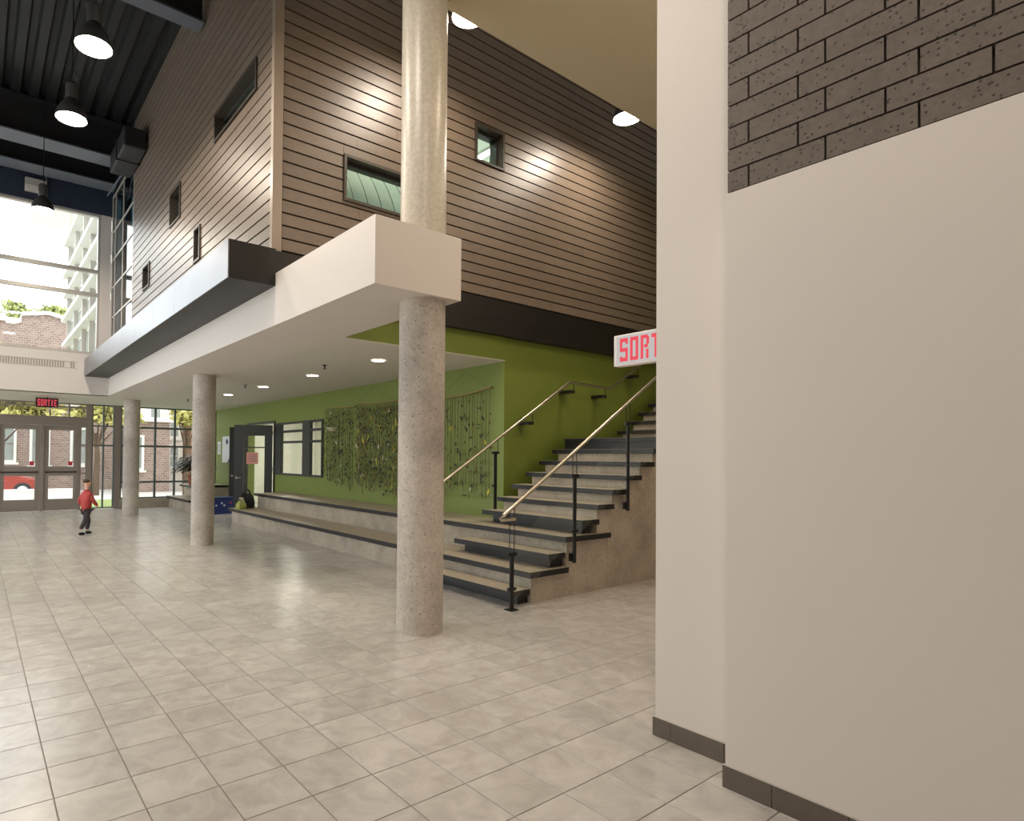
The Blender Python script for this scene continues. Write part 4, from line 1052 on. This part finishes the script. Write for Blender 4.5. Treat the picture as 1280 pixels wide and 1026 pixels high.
house('white_house', 'white house with grey shuttered windows across the street', 6.9, 9.3, 34, 40, 6.2, 'hwhite', [(7.3, 7.8, .6, 2.2), (8.5, 9.15, .9, 2.2), (8.5, 9.15, 2.5, 3.5), (7.5, 8.2, 3.4, 4.8)])
house('brick_annex', 'grey brick house side beside the white house', 6.45, 8.3, 32.8, 33.6, 3.3, 'hbrick', [(6.6, 7.05, .8, 2.6)])
house('tan_building', 'tan plastered building with a narrow window', 9.75, 14.5, 31.0, 38, 7.5, 'htan', [(10.7, 11.1, 0.6, 2.6)])

def tree(label, loc, h, cr, n, mat, seed, cz):
    t = empty('street_tree', loc); tag(t, label, 'tree')
    MB().tube([(0, 0, 0), (0.05, 0, h * .5), (0, 0.05, h * .8)], [0.16, 0.11, 0.06], 8).build('trunk', 'stem', t, smooth=True)
    rnd = random.Random(seed); mb = MB()
    cl = [(Vector((rnd.uniform(-1, 1) * cr[0] * .7, rnd.uniform(-1, 1) * cr[1] * .7, cz + rnd.uniform(-1, 1) * cr[2] * .7)), rnd.uniform(.3, .55)) for _ in range(16)]
    for c, _ in cl[:8]: MB().tube([(0, 0.03, h * .6), tuple(c)], [0.05, 0.015], 6).build('branch', 'stem', t)
    for k in range(n):
        c, r_ = rnd.choice(cl); d = Vector((rnd.gauss(0, 1), rnd.gauss(0, 1), rnd.gauss(0, 1))).normalized()
        p = c + Vector((d.x * cr[0], d.y * cr[1], d.z * cr[2])) * r_ * rnd.uniform(.5, 1)
        a = Vector((rnd.gauss(0, 1), rnd.gauss(0, 1), rnd.gauss(0, 1))).normalized(); b = a.cross(d).normalized(); L = rnd.uniform(.12, .24)
        mb.poly([p - a * L, p + b * L * .5, p + a * L, p - b * L * .5])
    tag(mb.build('foliage', mat, t), kind='stuff')
    return t
tree('yellowish tree before the brick house', (0.9, 32.0, -.3), 3.6, (2.2, 1.0, 0.9), 2600, 'leafy', 21, 4.2)
tree('pale yellow tree leaning towards the white house', (4.6, 31.0, -.3), 3.6, (1.8, .9, 0.9), 2000, 'leafy', 22, 4.2)
tree('green tree rising behind the brick gable', (3.4, 48.0, -.3), 9.0, (2.0, 1.4, 1.6), 2600, 'leafg', 23, 11.0)
tree('pale green tree at the low end of the brick house', (-0.3, 33.5, -.3), 5.0, (1.5, 1.2, 1.5), 2400, 'leafg', 24, 6.0)
tree('yellow tree between the white house and the street', (8.1, 29.0, -.3), 3.4, (1.0, .8, .7), 1300, 'leafy', 25, 4.0)
# red car
car = empty('parked_car', (0.4, 30.0, -.3)); tag(car, 'red car parked in the street behind the low white wall', 'car')
MB().prism([(-2.1, .35), (2.05, .35), (2.1, .75), (1.25, .95), (.6, 1.42), (-1.0, 1.45), (-1.7, 1.0), (-2.15, .92)], 'y', 0, 1.7).build('body', 'carred', car, bevel=0.06)
MB().prism([(-1.45, 1.0), (.9, 1.0), (.5, 1.36), (-.95, 1.38)], 'y', -.012, -.002).build('side_window', 'hglass', car)
for x in (-1.3, 1.3):
    w_ = MB().lathe([(0.0, -.1), (.2, -.1), (.33, -.09), (.34, 0), (.33, .09), (0, .09)], n=28).build('wheel', 'rubber', car, smooth=True); w_.location = (x, .06, .34); w_.rotation_euler.x = math.pi / 2
    hb = MB().lathe([(0, .105), (.05, .105), (.2, .095), (.21, .08)], n=10).build('hubcap', 'hwhite'); hb.parent = w_
# pale wing of the building outside the upper window
wg = empty('building_wing', (0, 0, 0)); tag(wg, 'pale metal framed wing outside the upper window', 'building')
box('wall', 'hwhite', 2.95, 3.2, 16.7, 26.5, 3.42, 12.0, wg)
for k, z in enumerate((5.75, 6.75, 7.6, 8.43, 9.6)):
    box('fin', 'hwhite', 2.66, 2.95, 16.8, 26.4 + (0.3 if k % 2 else 0), z - 0.06, z + 0.06, wg)
for y in (17.6, 19.0, 20.6, 22.2, 24.2, 26.2): box('upright', 'alum', 2.80, 2.95, y, y + 0.09, 3.42, 12.0, wg)
for (a, b) in ((17.7, 18.95), (19.1, 20.55), (20.7, 22.15), (22.3, 24.15), (24.3, 26.15)):
    for z0, z1 in ((3.6, 5.6), (5.9, 6.6), (6.9, 7.45), (7.75, 8.3), (8.6, 9.45)):
        box('window_pane', 'hglass', 2.935, 2.949, a, b, z0, z1, wg)
box('canopy', 'hwhite', 1.9, 3.2, 24.0, 32.0, 12.0, 12.25, wg)
